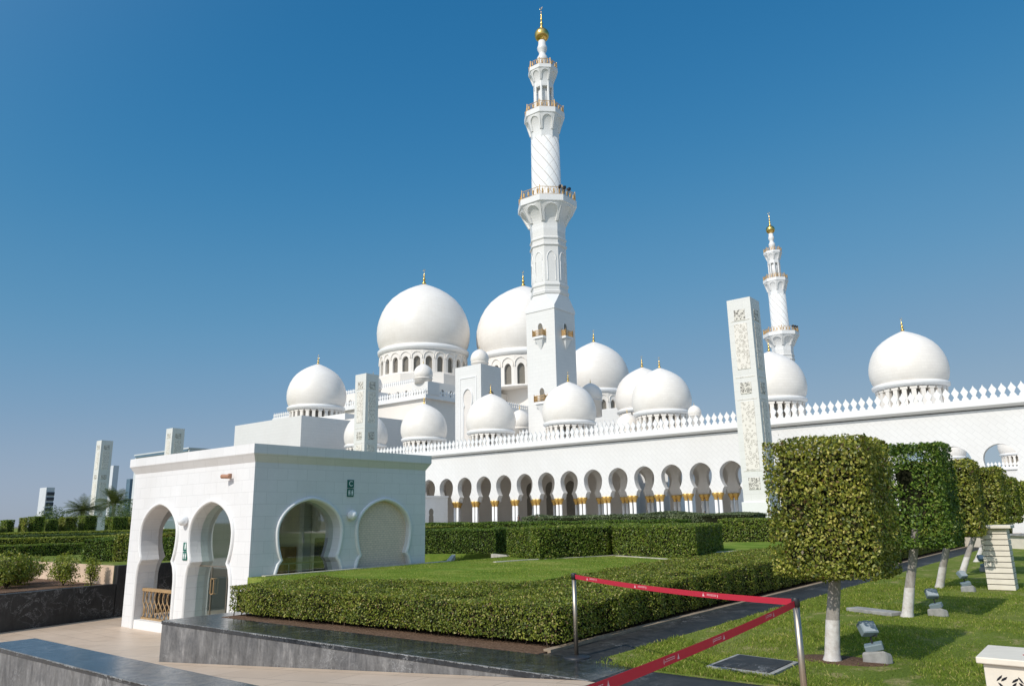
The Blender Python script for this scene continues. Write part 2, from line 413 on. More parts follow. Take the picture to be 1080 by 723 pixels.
def tag(o, label=None, cat=None, group=None, kind=None):
    if label: o['label'] = label
    if cat: o['category'] = cat
    if group: o['group'] = group
    if kind: o['kind'] = kind
    return o
def thing(name, loc, label, cat, group=None, rz=0):
    o = bpy.data.objects.new(name, None); COL.objects.link(o); o.location = loc; o.rotation_euler = (0, 0, rz); o.empty_display_size = .3
    return tag(o, label, cat, group)
def copy_tree(o, parent=None):
    c = o.copy(); COL.objects.link(c); c.parent = parent
    for ch in list(o.children): copy_tree(ch, c)
    return c
def structure(o): o['kind'] = 'structure'; return o

def horseshoe(hw, zw, za, hn, zn, hj, zb, n=14, point=.06):
    """half profile from the jamb foot to the apex, then mirrored"""
    L = [(-hj, zb)]
    step = (hj-hn)
    L += [(-hj, zn-step*2.6), (-hj+step*.12, zn-step*1.7), (-hj+step*.45, zn-step*.7), (-hn, zn)]
    phi = math.acos(min(1, hn/hw)); 
    for k in range(1, 6):
        p = phi*(1-k/5.); L.append((-hw*math.cos(p), zw-(zw-zn)*math.sin(p)/math.sin(phi)))
    for k in range(1, n+1):
        t = math.pi/2*k/n; q = k/n
        L.append((-hw*math.cos(t), zw+(za-zw)*((1-point)*math.sin(t)+point*q**3)))
    return L+[(-x, z) for x, z in L[-2::-1]]

def arch_wall(mb, u0, u1, z0, z1, arches, thick, fr, mi=0, joints=True):
    """wall slab from u0 to u1 with openings running down to z0; fr maps (u, depth, z) to space"""
    outline = [(u0, z0)]
    for c, prof in arches: outline += [(c+x, z) for x, z in prof]
    outline += [(u1, z0)]
    # split in bays so every n-gon stays simple
    cuts = [u0]+[(arches[k][0]+arches[k+1][0])/2 for k in range(len(arches)-1)]+[u1]
    for k, (c, prof) in enumerate(arches):
        a, b = cuts[k], cuts[k+1]; P = [(c+x, z) for x, z in prof]; n = len(P); ap = n//2
        for side in (0, 1):
            half = P[:ap+1] if side == 0 else P[ap:]
            if side == 0: poly = [(a, z0)]+half+[(c, z1), (a, z1)]
            else: poly = half+[(b, z0), (b, z1), (c, z1)]
            poly = [p for j, p in enumerate(poly) if j == 0 or abs(p[0]-poly[j-1][0])+abs(p[1]-poly[j-1][1]) > 1e-6]
            m_ = len(poly)
            mb.add([fr(u, 0, z) for u, z in poly], [tuple(range(m_))], mi)
            mb.add([fr(u, thick, z) for u, z in poly], [tuple(range(m_-1, -1, -1))], mi)
        mb.add([fr(u, dd, z) for dd in (0, thick) for u, z in P], [(j+1, j, j+n, j+n+1) for j in range(n-1)], mi)
    for (ua, za, ub, zb) in ((u0, z0, u0, z1), (u1, z0, u1, z1), (u0, z1, u1, z1)):
        mb.add([fr(ua, 0, za), fr(ub, 0, zb), fr(ub, thick, zb), fr(ua, thick, za)], [(0, 1, 2, 3)], mi)
    pts = [u0]
    for c, prof in arches: pts += [c+prof[0][0], c+prof[-1][0]]
    pts.append(u1)
    for j in range(0, len(pts), 2):
        a, b = pts[j], pts[j+1]
        if b-a > 1e-4: mb.add([fr(a, 0, z0), fr(b, 0, z0), fr(b, thick, z0), fr(a, thick, z0)], [(0, 1, 2, 3)], mi)
    return mb
def offset_line(P, d):
    out = []
    for i, (x, z) in enumerate(P):
        a = P[max(0, i-1)]; b = P[min(len(P)-1, i+1)]
        tx, tz = b[0]-a[0], b[1]-a[1]; L = math.hypot(tx, tz) or 1
        out.append((x-tz/L*d, z+tx/L*d))
    return out
def trim(mb, c, prof, w_, proud, fr, mi=0, inner=.0):
    P = prof[1:-1] if False else prof
    A = offset_line(P, inner); Mid = offset_line(P, w_*.5); B = offset_line(P, w_); n = len(P)
    vs = [fr(c+x, .001, z) for x, z in A]+[fr(c+x, -proud, z) for x, z in offset_line(P, inner+w_*.15)]+[fr(c+x, -proud*1.15, z) for x, z in Mid]+[fr(c+x, -proud, z) for x, z in offset_line(P, w_*.87)]+[fr(c+x, .001, z) for x, z in B]
    fs = []
    for r_ in range(4):
        for j in range(n-1): a = r_*n+j; fs.append((a, a+1, a+n+1, a+n))
    return mb.add(vs, fs, mi, True)
def fill(mb, c, prof, depth, fr, mi=0, th=0):
    P = [(c+x, z) for x, z in prof]
    n = len(P); vs = [fr(u, depth, z) for u, z in P]; mb.add(vs, [tuple(range(n))], mi)
    if th:
        mb.add([fr(u, depth+th, z) for u, z in P], [tuple(range(n-1, -1, -1))], mi)
        mb.add(vs+[fr(u, depth+th, z) for u, z in P], [(j+1, j, j+n, j+n+1) for j in range(n-1)], mi)
    return mb

# fast mesh from numpy quads (k,4,3)
def quads(name, Q, mats, mi=None, parent=None):
    k = len(Q); me = bpy.data.meshes.new(name)
    me.vertices.add(4*k); me.vertices.foreach_set('co', np.ascontiguousarray(Q, dtype=np.float32).ravel())
    me.loops.add(4*k); me.loops.foreach_set('vertex_index', np.arange(4*k, dtype=np.int32))
    me.polygons.add(k); me.polygons.foreach_set('loop_start', np.arange(0, 4*k, 4, dtype=np.int32))
    try: me.polygons.foreach_set('loop_total', np.full(k, 4, dtype=np.int32))
    except Exception: pass
    if not isinstance(mats, (list, tuple)): mats = [mats]
    for m_ in mats: me.materials.append(M[m_])
    if mi is not None: me.polygons.foreach_set('material_index', mi.astype(np.int32))
    me.update(calc_edges=True)
    o = bpy.data.objects.new(name, me); COL.objects.link(o)
    if parent is not None: o.parent = parent
    return o
def unit(v): return v/np.maximum(np.linalg.norm(v, axis=1, keepdims=True), 1e-9)
def leaf_quads(P, N, size, spread=.65, aspect=.5):
    k = len(P); n = unit(N+rng.normal(0, spread, (k, 3)))
    t = unit(np.cross(n, rng.normal(0, 1, (k, 3)))); b = np.cross(n, t)
    s = (size*rng.uniform(.6, 1.3, k))[:, None]
    return np.stack([P-t*s*.5, P+b*s*aspect*.5-t*s*.05, P+t*s*.5, P-b*s*aspect*.5-t*s*.05], 1)
def wob(P, f, a, seed=0):
    s = seed*1.7
    return a*(np.sin(P[:, 0]*f+s)*np.cos(P[:, 1]*f*1.13+s*2)+.6*np.sin(P[:, 2]*f*1.7+P[:, 0]*f*.7+s)+.5*np.sin(P[:, 1]*f*2.1-P[:, 0]*f*1.3+s*3))
def sample_prism(poly, z0, ztop, dens, seed=0, wf=3., wa=.02, bottom=False, gap=0.):
    Ps, Ns = [], []
    poly = [Vector(p) for p in poly]; k = len(poly)
    area = sum(poly[i].x*poly[(i+1) % k].y-poly[(i+1) % k].x*poly[i].y for i in range(k))/2
    if area < 0: poly = poly[::-1]
    for i in range(k):
        a, b = poly[i], poly[(i+1) % k]; L = (b-a).length; h = ztop(a.x, a.y)-z0
        m_ = int(L*h*dens)
        if m_ < 1: continue
        u = rng.random(m_)[:, None]; v = rng.random(m_)**.93
        xy = np.array(a)[None]*(1-u)+np.array(b)[None]*u
        nx, ny = (b-a).y/L, -(b-a).x/L
        zt = np.array([ztop(x, y) for x, y in xy]); z = z0+gap+(zt-z0-gap)*v
        P = np.column_stack([xy, z]); N = np.tile((nx, ny, .1), (m_, 1)); Ps.append(P); Ns.append(N)
    xs = [p.x for p in poly]; ys = [p.y for p in poly]
    m_ = int((max(xs)-min(xs))*(max(ys)-min(ys))*dens)
    X = rng.uniform(min(xs), max(xs), m_); Y = rng.uniform(min(ys), max(ys), m_)
    ins = np.zeros(m_, bool); j = k-1
    for i in range(k):
        xi, yi, xj, yj = poly[i].x, poly[i].y, poly[j].x, poly[j].y
        c = ((yi > Y) != (yj > Y)) & (X < (xj-xi)*(Y-yi)/((yj-yi) or 1e-9)+xi); ins ^= c; j = i
    X, Y = X[ins], Y[ins]; Z = np.array([ztop(x, y) for x, y in zip(X, Y)])
    P = np.column_stack([X, Y, Z]); Ps.append(P); Ns.append(np.tile((0, 0, 1.), (len(P), 1)))
    if bottom: Ps.append(np.column_stack([X, Y, np.full(len(X), z0)])); Ns.append(np.tile((0, 0, -1.), (len(X), 1)))
    P, N = np.vstack(Ps), np.vstack(Ns)
    depth = rng.random(len(P))**2
    d_ = wob(P, wf, wa, seed)-depth*.06
    return P+N*d_[:, None], N
def hedge(poly, z0, z1, leaf, label, mat='leaf_hedge', group=None, ztop=None, cover=2.2, wa=.025, wf=3., name='hedge', gap=.0, cat='hedge', stems=False, inset=.07, cut=None):
    zt = ztop or (lambda x, y: z1)
    cxy = np.mean(np.array(poly), 0)
    dens = cover/(leaf*leaf*.5*.9)
    P, N = sample_prism(poly, z0, zt, dens, seed=random.random()*9, wa=wa, wf=wf, gap=gap)
    if cut is not None: k = cut(P); P, N = P[k], N[k]
    root = thing(name, (cxy[0], cxy[1], z0), label, cat, group)
    off = np.array([cxy[0], cxy[1], z0])
    quads('foliage', leaf_quads(P, N, leaf)-off, mat, None, root)
    pl = []
    k = len(poly)
    ar = sum(poly[i][0]*poly[(i+1) % k][1]-poly[(i+1) % k][0]*poly[i][1] for i in range(k))
    pp = list(poly) if ar > 0 else list(poly)[::-1]
    for i in range(k):
        a, b, c = Vector(pp[i-1]), Vector(pp[i]), Vector(pp[(i+1) % k])
        e1, e2 = (b-a).normalized(), (c-b).normalized(); n1, n2 = Vector((-e1.y, e1.x)), Vector((-e2.y, e2.x))
        q = b+(n1+n2)*(inset/(1+max(-.6, n1.dot(n2)))); pl.append((q.x-cxy[0], q.y-cxy[1]))
    mb = MB().prism(pl, gap, 0, 0, lambda x, y: zt(x+cxy[0], y+cxy[1])-z0-inset)
    if stems:
        for i in range(k):
            a, b = Vector(pp[i]), Vector(pp[(i+1) % k]); L = (b-a).length; e = (b-a)/L; nn = Vector((-e.y, e.x))
            for j in range(int(L/.22)):
                if L > 25 : break
                q = a+e*(j*.22+random.uniform(0, .15))+nn*random.uniform(.1, .2)-Vector(cxy)
                mb.cyl((q.x, q.y, -.02), (q.x+random.uniform(-.06, .06), q.y+random.uniform(-.06, .06), gap+.1), .011, .007, 6, 1)
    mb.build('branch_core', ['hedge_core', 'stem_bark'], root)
    return root

# ------------------------------------------------------------------ SETTING: ground, lawns, paving
def ramp_z(x):
    if x >= -4.6: return 0.
    if x <= -21.: return -1.24
    return -1.24*(-4.6-x)/16.4
structure(MB().box(-9000, 9000, -3000, 12000, -3., -1.75).build('ground', 'distant_ground'))
# ramped beige paving in front of the pavilion
mb = MB(); xs = [-60, -21.]+[-21+16.4*k/16 for k in range(1, 17)]+[-4.45]
vs = []; fs = []
for x in xs:
    for y in (4.1, 6.79): vs.append((x, y, ramp_z(x)))
n_ = len(xs)
for k in range(n_-1): fs.append((2*k, 2*k+2, 2*k+3, 2*k+1))
mb.add(vs, fs)
mb.add([(-60, 6.79, -1.24), (-21, 6.79, -1.24), (-13.28, 6.79, ramp_z(-13.28)), (-13.28, 10.7, ramp_z(-13.28)), (-16.87, 10.7, ramp_z(-16.87)), (-21, 10.7, -1.24), (-60, 10.7, -1.24)],
       [(0, 1, 5, 6), (1, 2, 3, 4, 5)])
mb.add([(-60, 10.7, -1.24), (-16.0, 10.7, -1.245), (-16.0, 40, -1.24), (-60, 40, -1.24)], [(0, 1, 2, 3)])
structure(mb.build('paving', 'beige_paving'))
mb = MB(); mb.box(-60, -4.46, -20, 4.0, -1.6, -1.24); mb.box(-4.44, 30, -20, 6.78, -1.6, -.002)
structure(mb.build('lower_plaza', 'beige_paving'))
# right lawn
def slab(name, poly, z0, z1, mat, holes=None): return structure(MB().prism(poly, z0, z1).build(name, mat))
slab('lawn', [(-5.05, 8.0), (-4.74, 7.75), (-4.2, 7.55), (60, 7.5), (60, 62), (-5.05, 62)], -.5, .012, 'lawn')
slab('granite_path', [(-5.8, 7.8), (-5.8, 62), (-5.0, 62), (-5.0, 6.82), (-5.0, 6.82)][:1]+[(-5.8, 62), (-4.9, 62), (-4.9, 7.8)], -.5, .004, 'granite_path')
slab('granite_forecourt', [(-4.5, 6.8), (60, 6.8), (60, 7.8), (-4.5, 7.8)], -.5, .004, 'granite_path')
slab('side_path', [(-.15, 8.6), (2.2, 8.6), (2.2, 60), (.35, 60)], -.4, .02, 'granite_path')
# soil under the low hedge
slab('soil_bed', [(-12.75, 7.6), (-5.86, 7.72), (-5.86, 62), (-9.9, 62), (-9.9, 10.2), (-12.75, 10.2)], -.4, .01, 'soil')
slab('lawn_center', [(-16.84, 10.66), (-13.24, 10.66), (-10.2, 10.22), (-9.92, 10.4), (-9.92, 66), (-140, 66), (-140, 40.0), (-26, 40.0), (-26, 24), (-16.84, 24)], -1.6, .33, 'lawn_lush')
slab('mosque_forecourt', [(-220, 66), (60, 66), (60, 330), (-220, 330)], -1.6, .30, 'pale_paving')
slab('far_garden_ground', [(-9.9, 62), (60, 62), (60, 66), (-9.9, 66)], -1.6, .02, 'lawn')
# left garden terrace
slab('garden_terrace', [(-25.9, 11.6), (-25.9, 39.9), (-600, 300), (-600, 11.62)], -1.7, .30, 'lawn')
slab('planting_bed', [(-25.7, 4.0), (-26.6, 11.55), (-60, 11.55), (-60, 4.0)], -1.7, -.27, 'soil')
# edging kerbs in the centre lawn
def strip(mb, pts, w_, z0, z1):
    for a, b in zip(pts, pts[1:]):
        a, b = Vector(a), Vector(b); e = (b-a).normalized(); n_ = Vector((-e.y, e.x))*w_/2
        mb.prism([tuple(a-n_), tuple(b-n_), tuple(b+n_), tuple(a+n_)], z0, z1)
kb = MB()
strip(kb, [(-15.0, 17.7), (-14.78, 19.0), (-13.6, 22.2)], .14, .2, .352)
strip(kb, [(-13.35, 21.95), (-9.6, 20.2)], .14, .2, .354)
strip(kb, [(-11.75, 23.6), (-10.95, 26.3)], .14, .2, .351)
strip(kb, [(-18.3, 21.5), (-15.6, 20.0)], .14, .2, .353)
strip(kb, [(-16.7, 11.0), (-16.7, 17.4)], .16, .2, .352)
strip(kb, [(-16.7, 17.5), (-19.4, 20.6)], .14, .2, .353)
structure(kb.build('lawn_edging', 'kerb_stone'))
structure(MB().box(-10.13, -10.01, 17.0, 60, .2, .352).build('lawn_edging', 'kerb_stone'))
structure(MB().box(-5.92, -5.81, 7.9, 60, -.2, .035).build('path_edging', 'tan_kerb'))

# ------------------------------------------------------------------ PAVILION
pav = thing('pavilion', (-20.05, 13.65, -1.24), 'small white marble pavilion with horseshoe arches in the sunken court at left', 'pavilion')
def at_root(root):
    L = root.location; return lambda f: (lambda u, dd, z: tuple(Vector(f(u, dd, z))-L))
loc = at_root(pav)
X0, X1, Y0, Y1, ZB, ZT = -23.22, -16.87, 10.7, 16.65, -1.24, 3.10
TH = .5
F_front = loc(lambda u, dd, z: (u, Y0+dd, z)); F_right = loc(lambda u, dd, z: (X1-dd, u, z))
F_left = loc(lambda u, dd, z: (X0+dd, -u, z)); F_back = loc(lambda u, dd, z: (-u, Y1-dd, z))
hs = lambda: horseshoe(1.02, 1.3, 2.14, .85, .62, 1.05, ZB)
hs2 = lambda: horseshoe(.97, 1.36, 2.16, .82, .67, 1.0, ZB)
mb = MB()
arch_wall(mb, X0, X1, ZB, ZT, [(-21.47, hs()), (-18.72, hs())], TH, F_front)
arch_wall(mb, Y0+TH, Y1-TH, ZB, ZT, [(12.45, hs2()), (15.0, hs2())], TH, F_right)
arch_wall(mb, -(Y1-TH), -(Y0+TH), ZB, ZT, [(-14.9, hs2()), (-12.4, hs2())], TH, F_left)
arch_wall(mb, -X1, -X0, ZB, ZT, [(18.72, hs()), (21.47, hs())], TH, F_back)
mb.build('wall', 'marble_pavilion', pav)
L0 = pav.location
def lb(mb, x0, x1, y0, y1, z0, z1, mi=0): return mb.box(x0-L0.x, x1-L0.x, y0-L0.y, y1-L0.y, z0-L0.z, z1-L0.z, mi)
lb(MB(), X0+TH, X1-TH, Y0+TH, Y1-TH, 2.75, 3.098).build('ceiling', 'marble_trim', pav)
lb(MB(), X0+.02, X1-.02, Y0+.02, Y1-.02, -1.5, -1.02).build('floor', 'pale_paving', pav)
# cornice: chamfered band and parapet
mb = MB(); rings = []
for off, z in ((0.003, 3.09), (.13, 3.30), (.13, 3.534)):
    rings.append([(X0-off, Y0-off, z), (X1+off, Y0-off, z), (X1+off, Y1+off, z), (X0-off, Y1+off, z)])
vs = [tuple(Vector(p)-L0) for r_ in rings for p in r_]
fs = [(0, 3, 2, 1), (8, 9, 10, 11)]+[(4*r_+j, 4*r_+(j+1) % 4, 4*r_+4+(j+1) % 4, 4*r_+4+j) for r_ in range(2) for j in range(4)]
mb.add(vs, fs); mb.build('cornice', 'marble_pavilion', pav)
for fr, cs, pf in ((F_front, (-21.47, -18.72), hs), (F_right, (12.45, 15.0), hs2)):
    for c in cs: trim(MB(), c, pf(), .10, .05, fr).build('arch_moulding', 'marble_trim', pav)
# brick infill, panes
fill(MB(), 15.0, hs2(), .13, F_right, 0, .2).build('tile_infill', 'mosaic', pav)
gp = fill(MB(), 12.45, hs2(), .30, F_right).build('glass_pane', 'pane_glass', pav)
mb = MB()
for z in (.55, -.4): lb(mb, X1-.34, X1-.31, 11.5, 13.4, z, z+.03)
for y in (12.05, 12.75): lb(mb, X1-.345, X1-.315, y, y+.02, -1.0, .54)
mb.build('pane_frame', 'steel', gp)
gp2 = fill(MB(), -18.72, hs(), .30, F_front).build('glass_pane', 'pane_glass_bright', pav)
mb = MB(); lb(mb, -19.68, -17.78, 10.985, 11.03, .50, .53); lb(mb, -19.05, -19.03, 10.985, 11.03, -1, .5); lb(mb, -18.3, -18.28, 10.985, 11.03, -1, .5)
mb.build('pane_frame', 'steel', gp2)
mb = MB()
for x in (-18.98, -18.84): lb(mb, x, x+.018, 10.93, 10.95, -.18, .22)
for z in (-.18, .20): lb(mb, -18.98, -18.822, 10.93, 11.0, z, z+.018)
mb.build('door_handle', 'wood', gp2)
# interior partition with doorways
lb(MB(), -20.2, -20.05, Y0+TH, Y1-TH, -1.02, 2.745).build('partition', 'marble_inner', pav); lb(MB(), -20.045, X1-TH, 13.72, 13.87, -1.02, 2.74).build('partition', 'marble_inner', pav)
lb(MB(), -20.04, -19.2, 13.3, 13.7, -1.01, .9).build('counter', 'wood', pav); lb(MB(), -18.75, -18.55, 13.45, 13.70, -1.01, 2.74).build('inner_pier', 'marble_pavilion', pav)
pass
mb = MB(); lb(mb, -18.3, -17.45, 13.66, 13.718, -1.0, 1.15); mb.build('inner_door', 'tower_slats', pav)
mb = MB(); lb(mb, -18.95, -18.8, 13.66, 13.71, 1.25, 1.5); mb.build('notice', 'black_plastic', pav)
# wooden lattice rail and white sill
lb(MB(), -22.5, -20.44, 10.70, 11.18, -1.5, -1.0).build('sill', 'marble_trim', pav)
mb = MB()
lb(mb, -22.48, -20.45, 10.86, 10.98, -.24, -.16); lb(mb, -22.48, -20.45, 10.88, 10.96, -1.0, -.95)
rail = mb.build('lattice_rail', 'wood', pav)
mb = MB(); H_ = .72; N_ = 9
for k in range(N_):
    x = -22.42+k*(1.92/(N_-1))
    for sg in (1, -1):
        prev = None
        for j in range(13):
            t = j/12; xx = x+sg*.12*math.sin(math.pi*2*t*.999)*1.0; p = Vector((min(max(xx, -22.46), -20.47), 10.9 if sg > 0 else 10.94, -.95+H_*t))-L0
            if prev is not None: mb.cyl(prev, p, .016, .016, 6)
            prev = p
mb.build('lattice_strips', 'wood', rail)
# wall lamps, signs, camera
def wall_lamp(c, dirn):
    mb = MB(); mb.lathe([(0.001, -.14)]+[(.14*math.cos(R(a)), .14*math.sin(R(a))) for a in range(-80, 81, 16)]+[(0.001, .14)], 20, tuple(Vector(c)+Vector(dirn)*.09-L0))
    o = mb.build('wall_lamp', 'sphere_glass', pav)
wall_lamp((-20.03, 10.7, 1.70), (0, -1, 0)); wall_lamp((-16.87, 13.75, 1.76), (1, 0, 0))
def glyph(txt, size):
    cu = bpy.data.curves.new('t', 'FONT'); cu.body = txt; cu.size = size; cu.align_x = 'CENTER'; cu.align_y = 'CENTER'; cu.extrude = .001
    o = bpy.data.objects.new('t', cu); COL.objects.link(o); dg = bpy.context.evaluated_depsgraph_get()
    me = bpy.data.meshes.new_from_object(o.evaluated_get(dg)); bpy.data.objects.remove(o); return me
def sign(c, axis, mode):
    r_ = Matrix.Rotation(R(90), 3, 'X') if axis == 'y' else Matrix.Rotation(R(90), 3, 'Z') @ Matrix.Rotation(R(90), 3, 'X')
    C0 = Vector(c)-L0
    o = MB().obox(C0+Vector((0, 0, .115)), (.22, .22, .02) , r_).obox(C0+Vector((0, 0, -.125)), (.22, .22, .02), r_).build('sign_panel', 'sign_green', pav)
    mb = MB(); f = lambda x, y, w_, h_: mb.obox(C0+r_ @ Vector((x, y, .0125)), (w_, h_, .003), r_)
    if mode == 'C':
        me = glyph('C', .2); me.materials.append(M['sign_white'])
        g = bpy.data.objects.new('lettering', me); COL.objects.link(g); g.parent = o
        g.matrix_local = Matrix.Translation(C0+Vector((0, 0, .115))+r_ @ Vector((0, 0, .0125))) @ r_.to_4x4()
    else:
        f(0, .13, .05, .09); f(0, .19, .03, .03); f(-.03, .07, .02, .05); f(.03, .07, .02, .05)
        mb.build('pictogram', 'sign_white', o); mb = MB()
    # two standing figures and a divider
    for x in (-.055, .055):
        f(x, -.07, .03, .03); f(x, -.12, .045, .06); f(x-.012, -.175, .014, .05); f(x+.012, -.175, .014, .05)
    f(0, -.125, .008, .15)
    mb.build('pictogram', 'sign_white', o)
sign((-16.858, 13.72, 2.50), 'x', 'C'); sign((-19.92, 10.688, .90), 'y', 'D')
mb = MB(); c0 = Vector((-17.95, 10.7, 2.80))-L0
mb.box(c0.x-.05, c0.x+.05, c0.y-.06, c0.y, c0.z-.05, c0.z+.05); mb.cyl(c0+Vector((0, -.05, 0)), c0+Vector((.05, -.14, -.03)), .018, .018); mb.cyl(c0+Vector((-.09, -.2, -.02)), c0+Vector((.14, -.12, -.03)), .055, .055, 12)
mb.build('security_camera', 'camera_brown', pav)

# ------------------------------------------------------------------ GRANITE WALLS
pw = thing('planter_wall', (-8.7, 7.2, 0), 'long grey granite faced planter wall with polished dark top in front of the low hedge', 'wall')
mb = MB()
poly = [(-13.26, 6.8), (-4.5, 6.8), (-4.5, 7.3), (-12.76, 7.3), (-12.76, 10.66), (-13.26, 10.66)]
mb.prism([(x+8.7, y-7.2) for x, y in poly], -1.3, -.05); mb.build('facing', 'granite_face', pw)
mb = MB(); poly = [(-13.27, 6.79), (-4.5, 6.79), (-4.5, 7.81), (-5.86, 7.79), (-12.4, 7.63), (-12.76, 7.8), (-12.76, 10.66), (-13.27, 10.66)]
mb.prism([(x+8.7, y-7.2) for x, y in poly], -.05, .006); mb.build('coping', 'granite_top', pw)
# chipped light arris along the front edge: small uneven stone pieces
def arris(parent, x0, x1, y, z, ox, oy):
    mb = MB(); x = x0
    while x < x1:
        L = random.uniform(.01, .09); h = random.uniform(.003, .016)*(.4+1.1*abs(math.sin(x*2.3)*math.sin(x*.9+1)))
        mb.add([(x-ox, y-.004-oy, z+.0015), (x+L-ox, y-.004-oy, z+.0015), (x+L*.9-ox, y-.005-oy, z-h), (x+L*.1-ox, y-.005-oy, z-h*.7), (x-ox, y+.012-oy, z+.003), (x+L-ox, y+.012-oy, z+.003)], [(0, 3, 2, 1), (0, 1, 5, 4)])
        x += L*random.uniform(.95, 1.15)
    mb.build('chipped_edge', 'granite_chip', parent)
arris(pw, -13.2, -4.55, 6.79, .006, -8.7, 7.2)
nw = thing('low_wall', (-9, 4.4, 0), 'low wall with wide polished dark granite top at the bottom left corner', 'wall')
mb = MB(); mb.box(-12.98+9, -5+9, 4.12-4.4, 4.72-4.4, -1.5, -.05); mb.build('facing', 'granite_face', nw)
mb = MB(); mb.prism([(-13.0+9, 4.1-4.4), (-5+9, 4.14-4.4), (-5+9, 4.76-4.4), (-13.0+9, 4.74-4.4)], -.05, .0); mb.build('coping', 'granite_top', nw)
arris(nw, -12.95, -5.1, 4.10, .0, -9, 4.4)
rw = thing('retaining_wall', (-26, 12, -1.24), 'black granite retaining wall below the garden terrace left of the pavilion', 'wall')
mb = MB()
def qprism(a, b, w_, z0, z1, mi=0):
    a, b = Vector(a), Vector(b); e = (b-a).normalized(); n_ = Vector((-e.y, e.x))*w_
    P = [a, b, b+n_, a+n_]; mb.prism([(p.x+26, p.y-12) for p in P], z0+1.24, z1+1.24, mi)
qprism((-24.0, 4.0), (-25.75, 11.58), .3, -1.4, -.225)
qprism((-25.75, 11.6), (-25.75, 39.8), .28, -1.4, .335)
mb.build('facing', 'granite_dark_face', rw)
mb = MB(); qprism((-26.04, 11.588), (-60, 11.588), -.02, -.4, .33); mb.build('end_face', 'tan_stone', rw)

# ------------------------------------------------------------------ MINARET
def lathe_n(mb, prof, n, rot=0, mi=0, smooth=False, c=(0, 0, 0)): return mb.lathe(prof, n, c, mi, smooth, rot)
def finial(parent, name, c, s, mat='gold', wd=1.):
    """golden finial with balls and an upright crescent, s = height"""
    pr = [(.13, 0), (.15, .05), (.07, .12), (.05, .16), (.10, .22), (.10, .27), (.045, .33), (.04, .37), (.075, .42), (.075, .46), (.035, .51), (.03, .56), (.05, .61), (.045, .66), (.02, .70), (.012, .78), (.002, .86)]
    mb = MB(); mb.lathe([(r_*s*wd, z*s) for r_, z in pr], 14, c)
    prev = None
    for k in range(15):
        a = R(-62+k*304/14-90+62+28); a = R(118+k*304/14)
        p = Vector(c)+Vector((.055*s*math.cos(a), 0, .93*s+.055*s*math.sin(a)))
        if prev is not None: mb.cyl(prev, p, .010*s, .010*s, 5)
        prev = p
    return mb.build(name, mat, parent)
def railing(parent, n, r_, z, h, posts=4):
    mb = MB()
    for k in range(n):
        a0, a1 = 2*math.pi*(k+.5)/n+math.pi/n*0, 2*math.pi*(k+1.5)/n
        p0, p1 = Vector((r_*math.cos(a0), r_*math.sin(a0), z)), Vector((r_*math.cos(a1), r_*math.sin(a1), z))
        up = Vector((0, 0, h))
        mb.cyl(p0+up, p1+up, .07, .07, 5); mb.cyl(p0+up*.12, p1+up*.12, .05, .05, 5); mb.cyl(p0, p0+up*1.25, .13, .1, 6)
        for j in range(1, posts*2):
            q = p0.lerp(p1, j/(posts*2)); mb.cyl(q, q+up, .03, .03, 4)
            if j % 2: q2 = p0.lerp(p1, (j+1)/(posts*2)); mb.cyl(q, q2+up, .03, .03, 4)
        for j in range(posts):
            q = p0.lerp(p1, (j+.5)/posts); mb.obox(q+up*.5, (.3, .3, h*.5), Matrix.Rotation((a0+a1)/2, 3, 'Z'))
    return mb.build('railing', 'gold_rail', parent)
def corbel(parent, n, r0, r1, z0, z1, z2):
    """flaring balcony base with n arched niches; r0 shaft radius, r1 balcony radius"""
    mb = MB(); ca = math.cos(math.pi/n)
    rot = math.pi/n
    prof = [(r0*1.0, z0), (r0*1.02, z0+.1*(z1-z0))]
    for k in range(1, 9):
        t = k/8; prof.append((r0*1.02+(r1*.93-r0*1.02)*(1-math.cos(t*math.pi/2))**1.35, z0+(z1-z0)*(.1+.75*t)))
    prof += [(r1*.93, z1-.12*(z1-z0)), (r1, z1-.08*(z1-z0)), (r1, z2)]
    lathe_n(mb, prof, n, rot); mb.build('balcony_base', 'marble_trim', parent)
    mb = MB()
    for k in range(n):                                             # hanging arch frame on every side
        a = 2*math.pi*(k)/n+2*rot if False else 2*math.pi*k/n+math.pi/n*2*.5+rot
        rr = r1*ca*.955; half = r1*math.sin(math.pi/n)*.93; q = Matrix.Rotation(a+math.pi/2, 3, 'Z')
        fr = lambda u, dd, z, rr=rr, q=q, a=a: tuple(Vector((math.cos(a)*rr, math.sin(a)*rr, 0))+q @ Vector((u, -dd*-1, 0))+Vector((0, 0, z)))
        hw = half*.72; ztop = z1-.06*(z1-z0); zs = z0+.42*(z1-z0); zap = z0+.84*(z1-z0)
        pr = horseshoe(hw, z0+.62*(z1-z0), zap, hw*.97, z0+.5*(z1-z0), hw*1.0, z0+.34*(z1-z0), 8)
        # lower part follows the flare by leaning in
        def fr2(u, dd, z, a=a, half=half):
            t = min(1, max(0, (z-z0)/(z1-z0)))
            rad = ca*(r0*1.04+(r1*.965-r0*1.04)*min(1, max(0, (t-.12)/.73))**1.5)-dd
            wsc = rad/(rr)
            return (math.cos(a)*rad-math.sin(a)*u*wsc, math.sin(a)*rad+math.cos(a)*u*wsc, z)
        arch_wall(mb, -half, half, z0+.34*(z1-z0), ztop, [(0, pr)], .16*(r1-r0)+.05, fr2)
    mb.build('arch_frames', 'marble_trim', parent)

